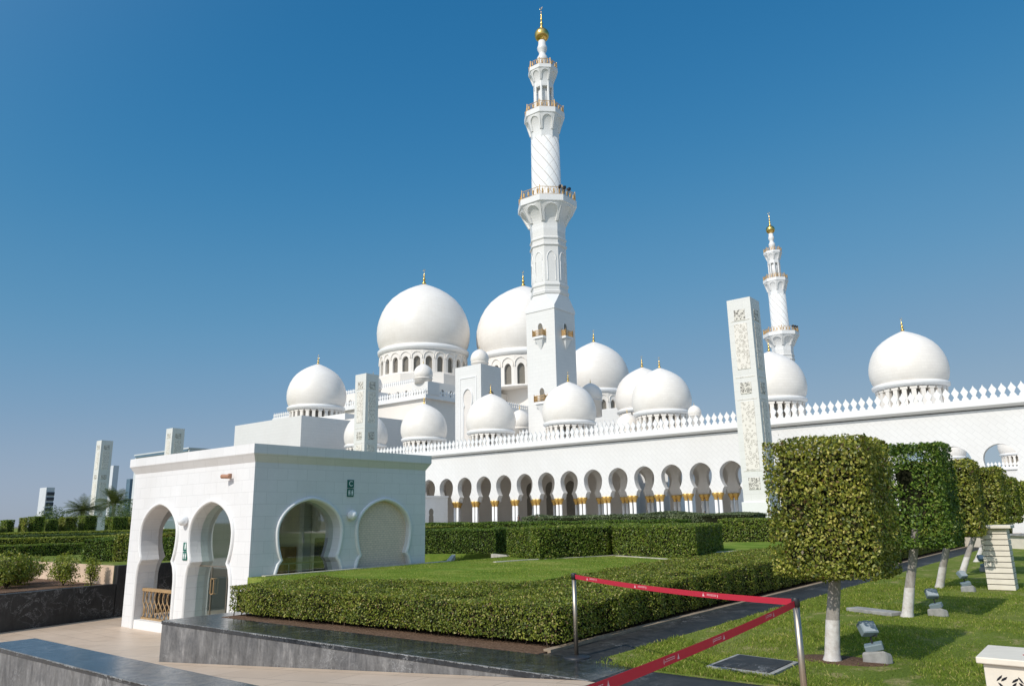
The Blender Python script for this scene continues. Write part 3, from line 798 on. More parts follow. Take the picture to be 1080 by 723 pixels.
def make_minaret():
    root = thing('minaret', (0, 0, 0), 'tall nearer white minaret with gold balconies behind the domes of the front arcade', 'minaret', 'minarets of the mosque')
    b = 3.48
    MB().box(-b, b, -b, b, 0, 41.3).build('square_shaft', 'marble_plain', root)
    # broach from square to octagon
    ro = 3.5/math.cos(math.pi/8)
    mb = MB(); sq = []; oc = []
    for k in range(8):
        a = math.pi/8+math.pi/4*k; oc.append((ro*math.cos(a), ro*math.sin(a), 44.4))
        c_, s_ = math.cos(a), math.sin(a); mx = max(abs(c_), abs(s_))
        sq.append((b*(1 if c_ > 0 else -1) , b*(1 if s_ > 0 else -1), 42.3) if True else 0)
    B_ = b+.12
    cs = [(B_, B_), (-B_, B_), (-B_, -B_), (B_, -B_)]
    vs = [(x, y, 41.0) for x, y in cs]+[(x, y, 41.6) for x, y in cs]+oc
    fs = [(3, 2, 1, 0)]+[(j, (j+1) % 4, 4+(j+1) % 4, 4+j) for j in range(4)]
    for j in range(4):
        o0, o1 = 8+2*j, 8+(2*j+1) % 8; nx = 8+(2*j+2) % 8
        fs.append((4+j, o1, o0)) ; fs.append((4+j, 4+(j+1) % 4, nx, o1))
    fs.append(tuple(range(8, 16)))
    mb.add(vs, fs); mb.build('broach', 'marble_trim', root)
    r8 = math.pi/8
    mb = MB(); lathe_n(mb, [(ro*1.05, 44.38), (ro*1.07, 44.9), (ro*1.0, 45.1), (ro, 45.9), (ro*1.05, 46.1), (ro*1.05, 46.5), (ro*.985, 46.7), (ro*.975, 54.4), (ro*1.04, 54.6), (ro*1.04, 54.9), (ro*.98, 55.1), (ro*.98, 55.8), (ro*1.03, 56.0), (ro*1.03, 56.3), (ro*.97, 56.5), (ro*.965, 60.0)], 8, r8)
    mb.build('octagonal_shaft', 'marble_plain', root)
    mb = MB()
    for k in range(8):
        a = math.pi/4*k; rad = ro*.98*math.cos(r8)
        fr = lambda u, dd, z, a=a, rad=rad: (math.cos(a)*(rad-dd)-math.sin(a)*u, math.sin(a)*(rad-dd)+math.cos(a)*u, z)
        pr = horseshoe(.78, 51.8, 53.2, .75, 51.3, .75, 47.2, 6)
        trim(mb, 0, pr, .2, .1, fr)
    mb.build('blind_niches', 'marble_trim', root)
    corbel(root, 8, ro*.965, 6.3, 57.6, 63.7, 64.5)
    railing(root, 8, 6.0, 64.5, 1.7, 4)
    # twisted round shaft
    MB().lathe([(3.3, 64.5), (3.3, 65.4), (3.12, 65.6), (3.0, 79)], 40).build('round_shaft', 'marble_twist', root)
    corbel(root, 8, 3.02, 4.45, 78.6, 84.3, 85.0); railing(root, 8, 4.2, 85.0, 1.4, 3)
    mb = MB()
    for k in range(8):
        a = math.pi/4*k+r8; mb.cyl((1.95*math.cos(a), 1.95*math.sin(a), 85.0), (1.95*math.cos(a), 1.95*math.sin(a), 92.4), .28, .26, 10)
    mb.build('lantern_columns', 'marble_trim', root)
    MB().lathe([(1.35, 85.0), (1.35, 92.6)], 16).build('lantern_core', 'marble_trim', root)
    corbel(root, 8, 2.15, 3.3, 91.2, 95.3, 95.8); railing(root, 8, 3.1, 95.8, 1.25, 2)
    MB().lathe([(.95, 95.7), (.9, 96.8), (.85, 97.6), (1.15, 98.4), (1.2, 99.0), (.75, 99.8), (.7, 100.3), (1.05, 101.0), (1.1, 101.6), (.85, 102.2), (.8, 103.2)], 20).build('bulb', 'marble_trim', root)
    g = MB().lathe([(0.7, 103.2)]+[(1.62*math.cos(R(a)), 104.75+1.62*math.sin(R(a))) for a in range(-65, 71, 9)]+[(.35, 106.6)], 24).build('gold_globe', 'gold', root)
    finial(root, 'finial', (0, 0, 106.3), 5.6, 'gold', .6)
    for x, y, a in ((0, -1, 0), (1, 0, 90), (-1, 0, -90), (0, 1, 180)):  # small balconies on the square shaft
        q = Matrix.Rotation(R(a), 3, 'Z')
        for z in ((35.7, 22.8) if a == 0 else (35.7,)):
            T = lambda v: tuple(q @ Vector(v))
            fr = lambda u, dd, zz, q=q: tuple(q @ Vector((u, -b+dd, zz)))
            bal = MB()
            vs = [(-1.3, -b-1.0, z), (1.3, -b-1.0, z), (1.3, -b+.01, z), (-1.3, -b+.01, z), (-1.3, -b-1.0, z-.45), (1.3, -b-1.0, z-.45), (1.3, -b+.01, z-.45), (-1.3, -b+.01, z-.45), (-.95, -b-.8, z-.5), (.95, -b-.8, z-.5), (.1, -b+.01, z-2.6), (-.1, -b+.01, z-2.6), (.95, -b+.01, z-.5), (-.95, -b+.01, z-.5)]
            bal.add([T(v) for v in vs], [(0, 1, 2, 3), (4, 7, 6, 5), (0, 4, 5, 1), (1, 5, 6, 2), (0, 3, 7, 4), (8, 11, 10, 9), (9, 10, 12), (8, 13, 11)])
            bo = bal.build('balcony', 'marble_trim', root)
            rl = MB()
            for (p0, p1) in (((-1.25, -b-.95), (1.25, -b-.95)), ((-1.25, -b), (-1.25, -b-.95)), ((1.25, -b), (1.25, -b-.95))):
                P0, P1 = Vector(T((*p0, z))), Vector(T((*p1, z))); up = Vector((0, 0, 1.15))
                rl.cyl(P0+up, P1+up, .06, .06, 5); rl.cyl(P0+up*.5, P1+up*.5, .05, .05, 5); rl.cyl(P1, P1+up*1.25, .1, .08, 6); rl.cyl(P0, P0+up*1.25, .1, .08, 6)
                for j in range(1, 8): q_ = P0.lerp(P1, j/8); rl.cyl(q_, q_+up, .055, .055, 4)
            rl.build('railing', 'gold_rail', bo)
            dr = horseshoe(.55, z+2.0, z+2.75, .45, z+1.45, .5, z+.01, 6)
            trim(MB(), 0, dr, .16, .1, fr).build('door_surround', 'marble_trim', bo)
            fill(MB(), 0, dr, -.02, fr).build('door', 'lattice_glass', bo)
    mb = MB()
    for a in (-38, -28, -16): 
        q = Vector((6.1*math.cos(R(a+10)), 6.1*math.sin(R(a+10)), 66.1)); mb.obox(q, (.7, .5, .5), Matrix.Rotation(R(a), 3, 'Z')); mb.cyl(q+Vector((0, 0, -1.4)), q, .06, .06, 5)
    mb.build('loudspeakers', 'black_plastic', root)
    return root
mi1 = make_minaret(); mi1.location = (-85.0, 118.6, .3)
mi2 = copy_tree(mi1); mi2.location = (-89.3, 268, .3)
mi2['label'] = 'distant slender white minaret behind the carved light pylon at right'

# ------------------------------------------------------------------ DOMES
DP = [(.90, 0), (.955, .10), (.99, .24), (1.0, .38), (.99, .52), (.96, .66), (.905, .82), (.82, .98), (.71, 1.12), (.565, 1.245), (.41, 1.345), (.255, 1.425), (.13, 1.48), (.045, 1.515), (.01, 1.53)]
def dome_mesh(r_):
    n = 56; return MB().lathe([(a*r_, z*r_) for a, z in DP], n, caps=False)
def dome(parent, c, r_, drum_h, ncol=22, fin=.5, style='columns', mat='marble_dome', windows=0):
    """dome part with its ring, drum, window band and finial as sub-parts; c = base centre of the dome body (local)"""
    d_ = dome_mesh(r_).build('dome', mat, parent, c)
    MB().lathe([(.86*r_, -.16*r_), (.965*r_, -.10*r_), (.975*r_, -.03*r_), (.93*r_, 0), (.90*r_, .012*r_), (.5*r_, .02*r_)], 56).build('ring', 'marble_trim', d_)
    rb = .86*r_
    if style == 'columns':
        mb = MB(); w_ = 2*math.pi*rb/ncol
        for k in range(ncol):
            a = 2*math.pi*k/ncol; q = Matrix.Rotation(a, 3, 'Z'); p = Vector((math.cos(a)*rb*.97, math.sin(a)*rb*.97, 0))
            mb.obox(p+Vector((0, 0, -.16*r_-drum_h*.5)), (w_*.42, w_*.50, drum_h), q)
            mb.obox(p+Vector((0, 0, -.16*r_-.06*drum_h)), (w_*.5, w_*.78, .12*drum_h), q)
        mb.lathe([(rb*1.03, -.16*r_-drum_h*1.12), (rb*1.03, -.16*r_-drum_h*.93)], 48)
        mb.lathe([(rb*.82, -.16*r_-drum_h), (rb*.82, -.15*r_)], 48)
        mb.build('drum', 'marble_warm', d_)
        mb = MB()
        for k in range(ncol):
            a = 2*math.pi*(k+.5)/ncol; rad = rb*.824; hw = w_*.24
            fr = lambda u, dd, z, a=a, rad=rad: (math.cos(a)*(rad-dd)-math.sin(a)*u, math.sin(a)*(rad-dd)+math.cos(a)*u, z)
            z0 = -.16*r_-drum_h*.85; zt = -.16*r_-drum_h*.1
            fill(mb, 0, [(-hw, z0), (-hw, zt-hw), (-hw*.7, zt-hw*.3), (0, zt), (hw*.7, zt-hw*.3), (hw, zt-hw), (hw, z0)], -.02, fr)
        mb.build('window_band', 'lattice_glass', d_)
    else:
        rd = .93*r_; mb = MB(); n = windows; H = drum_h; zt = -.14*r_
        ha = math.pi/n
        half = rd*math.sin(ha); ap = rd*math.cos(ha)
        for k in range(n):
            a = 2*math.pi*(k+.5)/n
            fr = lambda u, dd, z, a=a: (math.cos(a)*(ap-dd)-math.sin(a)*u, math.sin(a)*(ap-dd)+math.cos(a)*u, z)
            pr = horseshoe(half*.56, zt-H*.44, zt-H*.26, half*.55, zt-H*.52, half*.56, zt-H*.93, 7)
            arch_wall(mb, -half, half, zt-H*.93, zt, [(0, pr)], .07*r_, fr)
            tr_ = horseshoe(half*.8, zt-H*.27, zt-H*.09, half*.78, zt-H*.33, half*.8, zt-H*.36, 6)
            trim(mb, 0, tr_, half*.14, half*.12, fr)
        mb.lathe([(rd*1.02, zt-H), (rd*1.02, zt-H*.93), (rd*.9, zt-H*.92)], 48)
        mb.build('drum', 'marble_warm', d_)
        for k in range(n):
            a = 2*math.pi*(k+.5)/n
            fr = lambda u, dd, z, a=a: (math.cos(a)*(ap-dd)-math.sin(a)*u, math.sin(a)*(ap-dd)+math.cos(a)*u, z)
            pr = horseshoe(half*.56, zt-H*.44, zt-H*.26, half*.55, zt-H*.52, half*.56, zt-H*.93, 7)
            w0 = fill(MB(), 0, pr, .055*r_, fr)
            w0.build('window', 'lattice_glass', d_)
    if fin: finial(d_, 'finial', (0, 0, 1.44*r_), fin*r_)
    return d_
def small_dome(parent, c, r_, h):
    d_ = MB().lathe([(a*r_, z*r_) for a, z in DP], 28, caps=False).build('small_dome', 'marble_dome', parent, c)
    MB().lathe([(.9*r_, -h), (.9*r_, -.16*r_), (1.0*r_, -.1*r_), (.95*r_, 0), (.4*r_, .02)], 24).build('drum', 'marble_warm', d_)
    finial(d_, 'finial', (0, 0, 1.44*r_), .5*r_)
    return d_
MERL = [(-.33, 0), (-.33, .16), (-.15, .42), (-.40, .93), (-.27, 1.13), (-.12, 1.33), (0, 1.58), (.12, 1.33), (.27, 1.13), (.40, .93), (.15, .42), (.33, .16), (.33, 0)]
def merlon_mb(mb, x, y, z, s=1, axis='x', th=.22):
    n = len(MERL); P = []
    for dd in (-th/2, th/2):
        for u, h in MERL: P.append((x+u*s, y+dd, z+h*s) if axis == 'x' else (x+dd, y+u*s, z+h*s))
    mb.add(P, [tuple(range(n)), tuple(range(2*n-1, n-1, -1))]+[(j+1, j, j+n, j+n+1) for j in range(n-1)])
def crenels(parent, a, b, z, s=1., step=.93):
    """row of merlons as one trim part along a wall top (too many and too small to tell apart)"""
    mb = MB(); a, b = Vector(a), Vector(b); L = (b-a).length; n = int(L/(step*s)); ax = 'x' if abs((b-a).x) > abs((b-a).y) else 'y'
    for k in range(n+1):
        p = a.lerp(b, k/max(1, n)); merlon_mb(mb, p.x, p.y, z, s, ax)
    o = mb.build('crenellation', 'marble_trim', parent); o['kind'] = 'stuff'; return o

# ------------------------------------------------------------------ FRONT ARCADE
arc = thing('mosque_arcade', (-60, 100, .3), 'long white front arcade with gold capped columns and a row of domes', 'arcade')
A0 = arc.location
FA = lambda y0: (lambda u, dd, z: (u-A0.x, y0+dd-A0.y, z-A0.z))
hA = lambda: horseshoe(1.68, 7.05, 8.72, 1.12, 5.30, 1.5, 4.5, 12, .05)
bays = [-100.5-4.5*k for k in range(7, -1, -1)]+[-96.0+4.5*k for k in range(0, 25)]
mb = MB(); e0, e1 = bays[0]-2.25, bays[-1]+2.25
arch_wall(mb, e0, e1, 4.5, 12.6, [(c, hA()) for c in bays], 1.1, FA(100))
mb.build('front_wall', 'marble_facade', arc)
mb = MB(); arch_wall(mb, e0, -30.75, 4.5, 11.4, [(c, hA()) for c in bays if c < -31], .9, FA(105.5)); mb.build('inner_wall', 'marble_inner', arc)
openb = [c for c in bays if -38 < c < -31 or c in (-64.5, -60.0, -55.5, -51.0, -46.5, -42.0)]
hB = lambda: horseshoe(1.68, 7.05, 8.72, 1.12, 5.30, 1.5, .3, 10, .05)
mb = MB()
def wall_back(y):
    segs = []; 
    arch_wall(mb, openb[0]-2.25, -30.75, .3, 11.4, [(c, hB()) for c in openb], .9, FA(y))
    mb.box(e0-A0.x, openb[0]-2.25-A0.x, y-A0.y, y+.9-A0.y, 0, 11.1)
wall_back(113.5)
mb.build('rear_wall', 'marble_inner', arc)
mb = MB(); mb.box(e0-A0.x, e1-A0.x, 101.1-A0.y, 116.5-A0.y, 11.1, 12.9); mb.build('roof', 'marble_plain', arc)
# dark inset lights in the closed bays of the rear wall: tall lattice windows
for c in (-87.0, -82.5, -78.0):
    fill(MB(), c, horseshoe(1.1, 6.6, 7.9, .8, 5.2, 1.0, .4, 8), -.04, FA(113.5)).build('window', 'lattice_glass', arc)
# cornice
mb = MB(); pc = [(.0, 12.42), (-.8, 12.72), (-.8, 13.50), (16.6, 13.50), (16.6, 12.9), (.0, 12.9)]
mb.add([(x, y, z) for x in (e0-A0.x, e1-A0.x) for y, z in pc], [tuple(range(5, -1, -1)), tuple(range(6, 12))]+[(j, (j+1) % 6, 6+(j+1) % 6, 6+j) for j in range(6)])
mb.build('cornice', 'marble_trim', arc)
mer = MB(); merlon_mb(mer, 0, 0, 0); xs = [-8.3-.927*k for k in range(100)]
m0 = mer.build('merlon', 'marble_trim', arc, (xs[0]-A0.x, -.6, 13.50))
for x in xs[1:]:
    c = m0.copy(); COL.objects.link(c); c.parent = arc; c.location = (x-A0.x, -.6, 13.50)
mb = MB()
for k in range(100, 142): merlon_mb(mb, -8.3-.927*k-A0.x, -.6, 13.50)
for k in range(1, 20): merlon_mb(mb, -8.3+.927*k-A0.x, -.6, 13.50)
o = mb.build('crenellation', 'marble_trim', arc); o['kind'] = 'stuff'
# columns: groups of slender shafts under every pier, front and inner row
def column_proto():
    mb = MB(); mb.lathe([(.32, 0), (.32, .25), (.26, .35), (.235, .5), (.22, 3.25)], 14)
    c = mb.build('column', 'marble_trim', arc)
    MB().lathe([(.22, 3.2), (.28, 3.3), (.25, 3.4), (.32, 3.58), (.44, 3.8), (.54, 4.0), (.48, 4.08), (.55, 4.18)], 12).build('capital', 'gold_leaf', c)
    return c
cp0 = column_proto(); first = True; cnt = 0
piers = [b_-2.25 for b_ in bays]+[e1]
for row_y, gate in ((100.55, -102), (105.95, -102)):
    for px in piers:
        if px < gate or px > -1 or (row_y > 104 and px > -31): continue
        vis = px > -96
        for dx in (-.34, .34):
            for dy in (-.3,):
                if cnt >= 100: break
                o = cp0 if first else copy_tree(cp0, arc); first = False
                o.location = (px+dx-A0.x, row_y+dy-A0.y, 0); cnt += 1
        MB()
mb = MB()
for row_y in (100.55, 105.95):
    for px in piers: (px < -31 or row_y < 104) and mb.box(px-A0.x-.85, px-A0.x+.85, row_y-A0.y-.55, row_y-A0.y+.5, 4.18, 4.203)
mb.build('impost_blocks', 'marble_trim', arc)
mb = MB()
for row_y in (100.55, 105.95):
    for px in piers:
        if px < -94: mb.box(px-A0.x-.28, px-A0.x+.28, row_y-A0.y-.1, row_y-A0.y+.12, 0, 4.18)
mb.build('pier_cores', 'marble_inner', arc)
for X in (-128, -110, -92, -74, -56, -38, -20, -2):
    dome(arc, (X-A0.x, 8, 17.55-.3), 4.74, 2.5, 24, .47)
small_dome(arc, (-48.6-A0.x, 4.0, 15.7), 1.0, 2.3)
small_dome(arc, (-63.0-A0.x, 9.0, 14.9), 2.0, 1.8)

# ------------------------------------------------------------------ REAR COURTYARD ARCADE
ra = thing('courtyard_arcade', (-40, 262, .3), 'far side arcade of the courtyard glimpsed through the open arches at right', 'arcade')
mb = MB(); bs = [-150+6*k for k in range(30)]
hC = lambda: horseshoe(2.0, 7.2, 9.0, 1.4, 5.4, 1.9, .3, 8)
arch_wall(mb, -153, 27, .3, 12.6, [(c, hC()) for c in bs], 1.2, lambda u, dd, z: (u+40, dd, z-.3)); mb.build('wall', 'marble_facade', ra)
MB().box(-113, 67, 8, 9, 0, 12.2).build('rear_wall', 'marble_inner', ra)
MB().box(-113, 67, -.5, 14, 12.3, 13.1).build('cornice', 'marble_trim', ra)
crenels(ra, (-113, -.25), (67, -.25), 13.1)
for X in (-60, -42, -24, -6): dome(ra, (X+40, 9, 17.3), 4.85, 2.5, 22, .47)
# side arcade linking the two on the right
sa = thing('side_arcade_wing', (-50, 190, .3), 'white wing of the courtyard with two larger overlapping domes behind the front arcade', 'building')
MB().box(-26, -14, -66, 20, 0, 12.8).build('wall', 'marble_plain', sa)
dome(sa, (-71.2+50, 130-190, 21.3), 5.6, 3.8, 22, .5)

# ------------------------------------------------------------------ PRAYER HALL
hall = thing('prayer_hall', (-170, 170, .3), 'great white prayer hall with two huge domes over arched drums behind the front arcade', 'mosque')
H0 = hall.location
def hb(x0, x1, y0, y1, z0, z1, name='wall', mat='marble_warm', mb=None):
    own = mb is None; mb = mb or MB(); mb.box(x0-H0.x, x1-H0.x, y0-H0.y, y1-H0.y, z0-H0.z, z1-H0.z)
    return mb.build(name, mat, hall) if own else mb
hb(-225, -152.2, 150, 225, .3, 35.2); hb(-226, -151.2, 149, 226, 35.2, 36.3, 'cornice', 'marble_trim')
crenels(hall, (-225.5-H0.x, 149.4-H0.y), (-151.6-H0.x, 149.4-H0.y), 36.0, 1.15); crenels(hall, (-151.6-H0.x, 149.4-H0.y), (-151.6-H0.x, 225-H0.y), 36.0, 1.15)
# upper tier with small windows
hb(-214, -163, 161, 212, 36.3, 43.2, 'upper_tier', 'marble_warm')
MB().lathe([(18.8, 43.2-.3), (18.8, 48.9-.3), (18.2, 49.2-.3)], 8, (-189.3-H0.x, 185-H0.y, 0), 0, False, math.pi/8).build('octagonal_base', 'marble_warm', hall)
for k in range(13):
    x = -211+k*3.9
    fr = lambda u, dd, z: (u-H0.x, 161+dd-H0.y, z-H0.z)
    fill(MB(), x, horseshoe(.7, 40.3, 41.2, .55, 39.5, .6, 38.2, 6), -.03, fr).build('window', 'lattice_glass', hall)
for k in range(12):
    fr = lambda u, dd, z: (-163-dd-H0.x, u-H0.y, z-H0.z)
    fill(MB(), 164+k*4, horseshoe(.7, 40.3, 41.2, .55, 39.5, .6, 38.2, 6), -.03, fr).build('window', 'lattice_glass', hall)
crenels(hall, (-214-H0.x, 161.3-H0.y), (-163-H0.x, 161.3-H0.y), 42.9, 1.)
dome(hall, (-189.0-H0.x, 185-H0.y, 59.9-.3), 16.7, 8.2, 0, .44, 'arches', windows=24)
# second great dome
hb(-196, -128, 196, 250, .3, 30.5); hb(-188, -137, 200, 240, 30.5, 44.6, 'upper_tier', 'marble_warm')
hb(-197, -127, 195, 251, 30.5, 31.5, 'cornice', 'marble_trim'); crenels(hall, (-197-H0.x, 195.4-H0.y), (-127.4-H0.x, 195.4-H0.y), 31.2, 1.2)
for k in range(12):
    fr = lambda u, dd, z: (u-H0.x, 200+dd-H0.y, z-H0.z)
    fill(MB(), -186+k*4.2, horseshoe(.7, 35.3, 36.2, .55, 34.5, .6, 33.2, 6), -.03, fr).build('window', 'lattice_glass', hall)
dome(hall, (-162.4-H0.x, 210-H0.y, 58.1-.3), 17.6, 11.0, 0, .42, 'arches', windows=22)
# arched window in the big plain wall
fr = lambda u, dd, z: (u-H0.x, 150+dd-H0.y, z-H0.z)
for x in (-172, -190): fill(MB(), x, horseshoe(1.2, 27, 29, 1.1, 25.5, 1.1, 18, 8), -.04, fr).build('window', 'lattice_glass', hall)
fr = lambda u, dd, z: (-152.2-dd-H0.x, u-H0.y, z-H0.z)
# flank domes
hb(-188, -153, 122, 149, .3, 28.4, 'flank_wall', 'marble_plain')
dome(hall, (-175.9-H0.x, 130-H0.y, 33.0-.3), 8.3, 3.3, 26, .42)
hb(-112, -88, 150, 178, .3, 26.0, 'flank_wall', 'marble_plain')
dome(hall, (-101.2-H0.x, 160-H0.y, 32.0-.3), 8.7, 6.4, 0, .45, 'arches', windows=20)
# small domes on the upper roofs
small_dome(hall, (-154.3-H0.x, 151-H0.y, 41.2), 2.8, 1.6); hb(-157.6, -151.0, 149.6, 154.4, 36.3, 40.0, 'turret', 'marble_plain')
small_dome(hall, (-176.3-H0.x, 151-H0.y, 40.8), 2.8, 1.6); hb(-179.6, -173.0, 149.6, 154.4, 36.3, 39.6, 'turret', 'marble_plain')
small_dome(hall, (-86.5-H0.x, 127-H0.y, 20.3), 3.0, 3.4)
small_dome(hall, (-83.5-H0.x, 130-H0.y, 24.6), 2.4, 3.4)
small_dome(hall, (-97.6-H0.x, 124-H0.y, 19.6), 2.6, 3.4)
hb(-101, -70, 121.9, 134, .3, 17.6, 'flank_wall', 'marble_plain')
crenels(hall, (-101-H0.x, 122.2-H0.y), (-70-H0.x, 122.2-H0.y), 17.4, 1.)
# plain end block at the left
eb = thing('end_block', (-155, 106, .3), 'plain white windowless block at the left end of the front arcade below the left dome', 'building')
MB().box(-12.3, 14.5, -6, 8, 0, 24.3).build('wall', 'marble_plain', eb)
MB().box(-28, 18, 10, 26, 0, 25.2).build('rear_wall', 'marble_warm', eb)
# gate tower with niche
gt = thing('gate_tower', (-108.7, 123.4, .3), 'square white tower with tall niche and small dome before the prayer hall', 'tower')
MB().box(-3.8, 3.8, -3.4, 3.4, 0, 33.95).build('wall', 'marble_plain', gt)
fr = lambda u, dd, z: (u, -3.4+dd, z)
pr = horseshoe(1.25, 26.8, 28.7, .85, 25.0, 1.1, 14, 10)
fill(MB(), 0, pr, -.03, fr).build('niche', 'marble_inner', gt)
trim(MB(), 0, pr, .3, .25, fr).build('niche_moulding', 'marble_trim', gt)
mb = MB(); mb.box(-2.5, -2.25, -3.5, -3.38, 12, 31.2); mb.box(2.25, 2.5, -3.5, -3.38, 12, 31.2); mb.box(-2.5, 2.5, -3.5, -3.38, 31.2, 31.5); mb.build('niche_frame', 'marble_trim', gt)
fr = lambda u, dd, z: (3.8-dd, u, z)
fill(MB(), 0, horseshoe(1.1, 26.8, 28.4, .85, 25.4, 1.0, 14, 8), -.03, fr).build('window', 'lattice_glass', gt)
small_dome(gt, (.2, .3, 35.2), 2.05, 1.3)
# low service wing in front of the arcade's left end
sw = thing('service_wing', (-99, 90, .3), 'low pale wing with two tiny horseshoe windows attached below the left arches of the arcade', 'building')
MB().box(-5, 5, -10, 8.3, 0, 4.95).build('wall', 'marble_pavilion', sw)
MB().box(-5.15, 5.15, -10.15, 8.4, 4.95, 5.25).build('cornice', 'marble_trim', sw)
fr = lambda u, dd, z: (5-dd, u, z)
for y in (-3.9, .2, 4.2): fill(MB(), y, horseshoe(.55, 2.5, 3.1, .4, 2.0, .55, .5, 8), -.02, fr).build('window', 'lattice_glass', sw)

# ------------------------------------------------------------------ CARVED LIGHT PYLONS
def make_pylon(h, w_, label):
    root = thing('light_pylon', (0, 0, 0), label, 'pylon', 'carved light pylons')
    MB().box(-w_/2-.14, w_/2+.14, -w_/2-.14, w_/2+.14, 0, 2.2).build('plinth', 'marble_trim', root, bevel=.03)
    MB().box(-w_/2, w_/2, -w_/2, w_/2, 2.2, h).build('shaft', 'cream_stone' if False else 'marble_plain', root)
    k = h-2.2; a_ = w_*.30
    for a in (0, 90, 180, 270):
        q = Matrix.Rotation(R(a), 3, 'Z')
        for z, zz, kind in ((h-.155*w_*1.0-.55*w_, .23*w_, 'pierced'), (2.2+k*.545, .23*w_, 'pierced'), (2.2+k*.085, .23*w_, 'pierced'), (2.2+k*.755, k*.115, 'carved'), (2.2+k*.315, k*.165, 'carved')):
            wd = .23*w_ if kind == 'pierced' else .27*w_
            c = q @ Vector((0, -w_/2-.012, z))
            mb = MB().obox(c, (2*wd, .05, 2*zz), q)
            mb.build(kind+'_panel', 'pierced_relief' if kind == 'pierced' else 'carved_relief', root)
        mb = MB()
        for z in (2.2+k*.145, 2.2+k*.49, 2.2+k*.60, h-.95*w_*.98): mb.obox(q @ Vector((0, -w_/2-.008, z)), (w_*.8, .03, .05), q)
        mb.build('line_moulding', 'carved_relief', root)
    return root
p1 = make_pylon(19.1, 2.05, 'tallest looking carved light pylon, right of the arcade columns beside the nearest clipped tree'); p1.location = (-23.3, 61, .3)
for x, y, s, lb_ in ((-72.35, 61, 1, 'carved light pylon rising just behind the roof of the small pavilion'),
                  (-119.8, 61, .86, 'carved light pylon whose top shows above the left edge of the pavilion roof'),
                  (-145.7, 61, .86, 'free standing carved light pylon between the two palm trees at far left')):
    c = copy_tree(p1); c.location = (x, y, .3); c.scale = (1, 1, s); c['label'] = lb_

# ------------------------------------------------------------------ DISTANT BUILDINGS
b1 = thing('office_tower', (-690, 250, -1), 'white slab tower with dark horizontal balconies on the far left horizon', 'building')
MB().box(-14, 0, -3, 3.2, 0, 33.5).build('wall', 'tower_white', b1)
for k in range(7): MB().box(-.01, .8, -2.4, 3.19, 2+k*4.2, 4.6+k*4.2).build('balcony', 'tower_slats', b1)
b2 = thing('skyscraper', (-1380, 600, -1), 'pale high rise tower behind the far left pylon', 'building')
MB().box(-24, 2, -4.5, 5, 0, 104).build('wall', 'tower_white', b2)
b3 = thing('glass_tower', (-1352, 620, -1), 'blue glass tower beside the pale high rise at far left', 'building')
MB().box(-10, 4, -7, 7, 0, 80).build('wall', 'tower_blue', b3)
b4 = thing('mall_building', (-520, 260, -1), 'long low grey building seen past the pavilion roof at left', 'building')
MB().box(-43, 34, -2, 12, 0, 51.5).build('wall', 'tower_white', b4)
MB().box(-42, 33, -2.6, -2, 45, 48.5).build('window_band', 'tower_blue', b4); MB().box(-42, 33, -2.6, -2, 50, 51.4).build('window_band', 'tower_blue', b4)
MB().box(-43.5, 34.5, -2.7, 12.5, 51.5, 52.3).build('roof', 'tower_white', b4)
b5 = thing('mast_tower', (-780, 232, -1), 'small pale tower on the horizon at the left edge', 'building')
MB().box(-3.5, 3.5, -3.5, 3.5, 0, 14).box(-1.5, 1.5, -1.5, 1.5, 14, 19).build('wall', 'tower_white', b5)

# ------------------------------------------------------------------ HEDGES
hz = lambda x, y: .52+.16*min(1, max(0, (y-9)/6.))
hedge([(-12.8, 7.74), (-5.82, 8.1), (-5.95, 12), (-6.05, 30), (-6.1, 58), (-8.2, 58), (-8.1, 30), (-8.05, 10.1), (-12.8, 9.75)], .0, .55, .036,
      'long low olive green hedge along the granite planter wall and path', 'leaf_hedge', ztop=hz, cover=1.9, wa=.04, wf=4.5, gap=.08, stems=True, inset=.10)
G = 'clipped hedges beyond the centre lawn'
z1 = lambda v: (lambda x, y: v)
hedge([(-16.7, 20.35), (-14.55, 19.3), (-13.65, 21.9), (-14.6, 26.5), (-16.4, 25.9)], .33, 1.30, .06, 'tall clipped hedge block right of the pavilion, left of the narrow gap', 'leaf_block', group=G)
hedge([(-13.55, 22.0), (-10.3, 21.45), (-11.85, 27), (-14.3, 28)], .33, 1.28, .06, 'tall clipped hedge block right of the narrow gap, with shaded right end', 'leaf_block', group=G)
hedge([(-27, 18.6), (-18.6, 22.0), (-18.9, 23.6), (-27, 21.5)], .33, 1.22, .06, 'dark clipped hedge directly beside the right corner of the pavilion', 'leaf_green', group=G)
hedge([(-36, 25.5), (-19, 30), (-15.5, 30.8), (-15.5, 32), (-36, 29)], .33, 1.40, .075, 'dark second hedge row behind the hedge beside the pavilion', 'leaf_green', group=G)
hedge([(-26, 33), (-15, 37.5), (-15, 40), (-26, 37)], .33, 1.62, .085, 'grey green rounded hedge rising behind the tall hedge blocks, below the arcade columns', 'leaf_greyish', group=G, wa=.09, wf=1.2)
hedge([(-15.2, 34.2), (-12.4, 35.1), (-9.5, 34.3), (-9.7, 38), (-15.2, 38)], .33, 1.36, .08, 'clipped hedge at the far end of the lawn below the carved pylon', 'leaf_block', group=G)
hedge([(-15.4, 44), (-8.4, 46.8), (-8.4, 48.5), (-15.4, 48)], .33, 1.6, .1, 'far pale green hedge row in front of the carved pylon base', 'leaf_yellow', group=G)
hedge([(-75, 52), (-30, 60), (-30, 62), (-75, 55)], .33, .95, .13, 'distant low hedge line at the foot of the arcade at left', 'leaf_far', group=G)
hedge([(-29.5, 60), (-14, 60), (-14, 62), (-29.5, 62)], .33, 1.5, .13, 'distant low hedge line around the foot of the carved pylon', 'leaf_far', group=G)
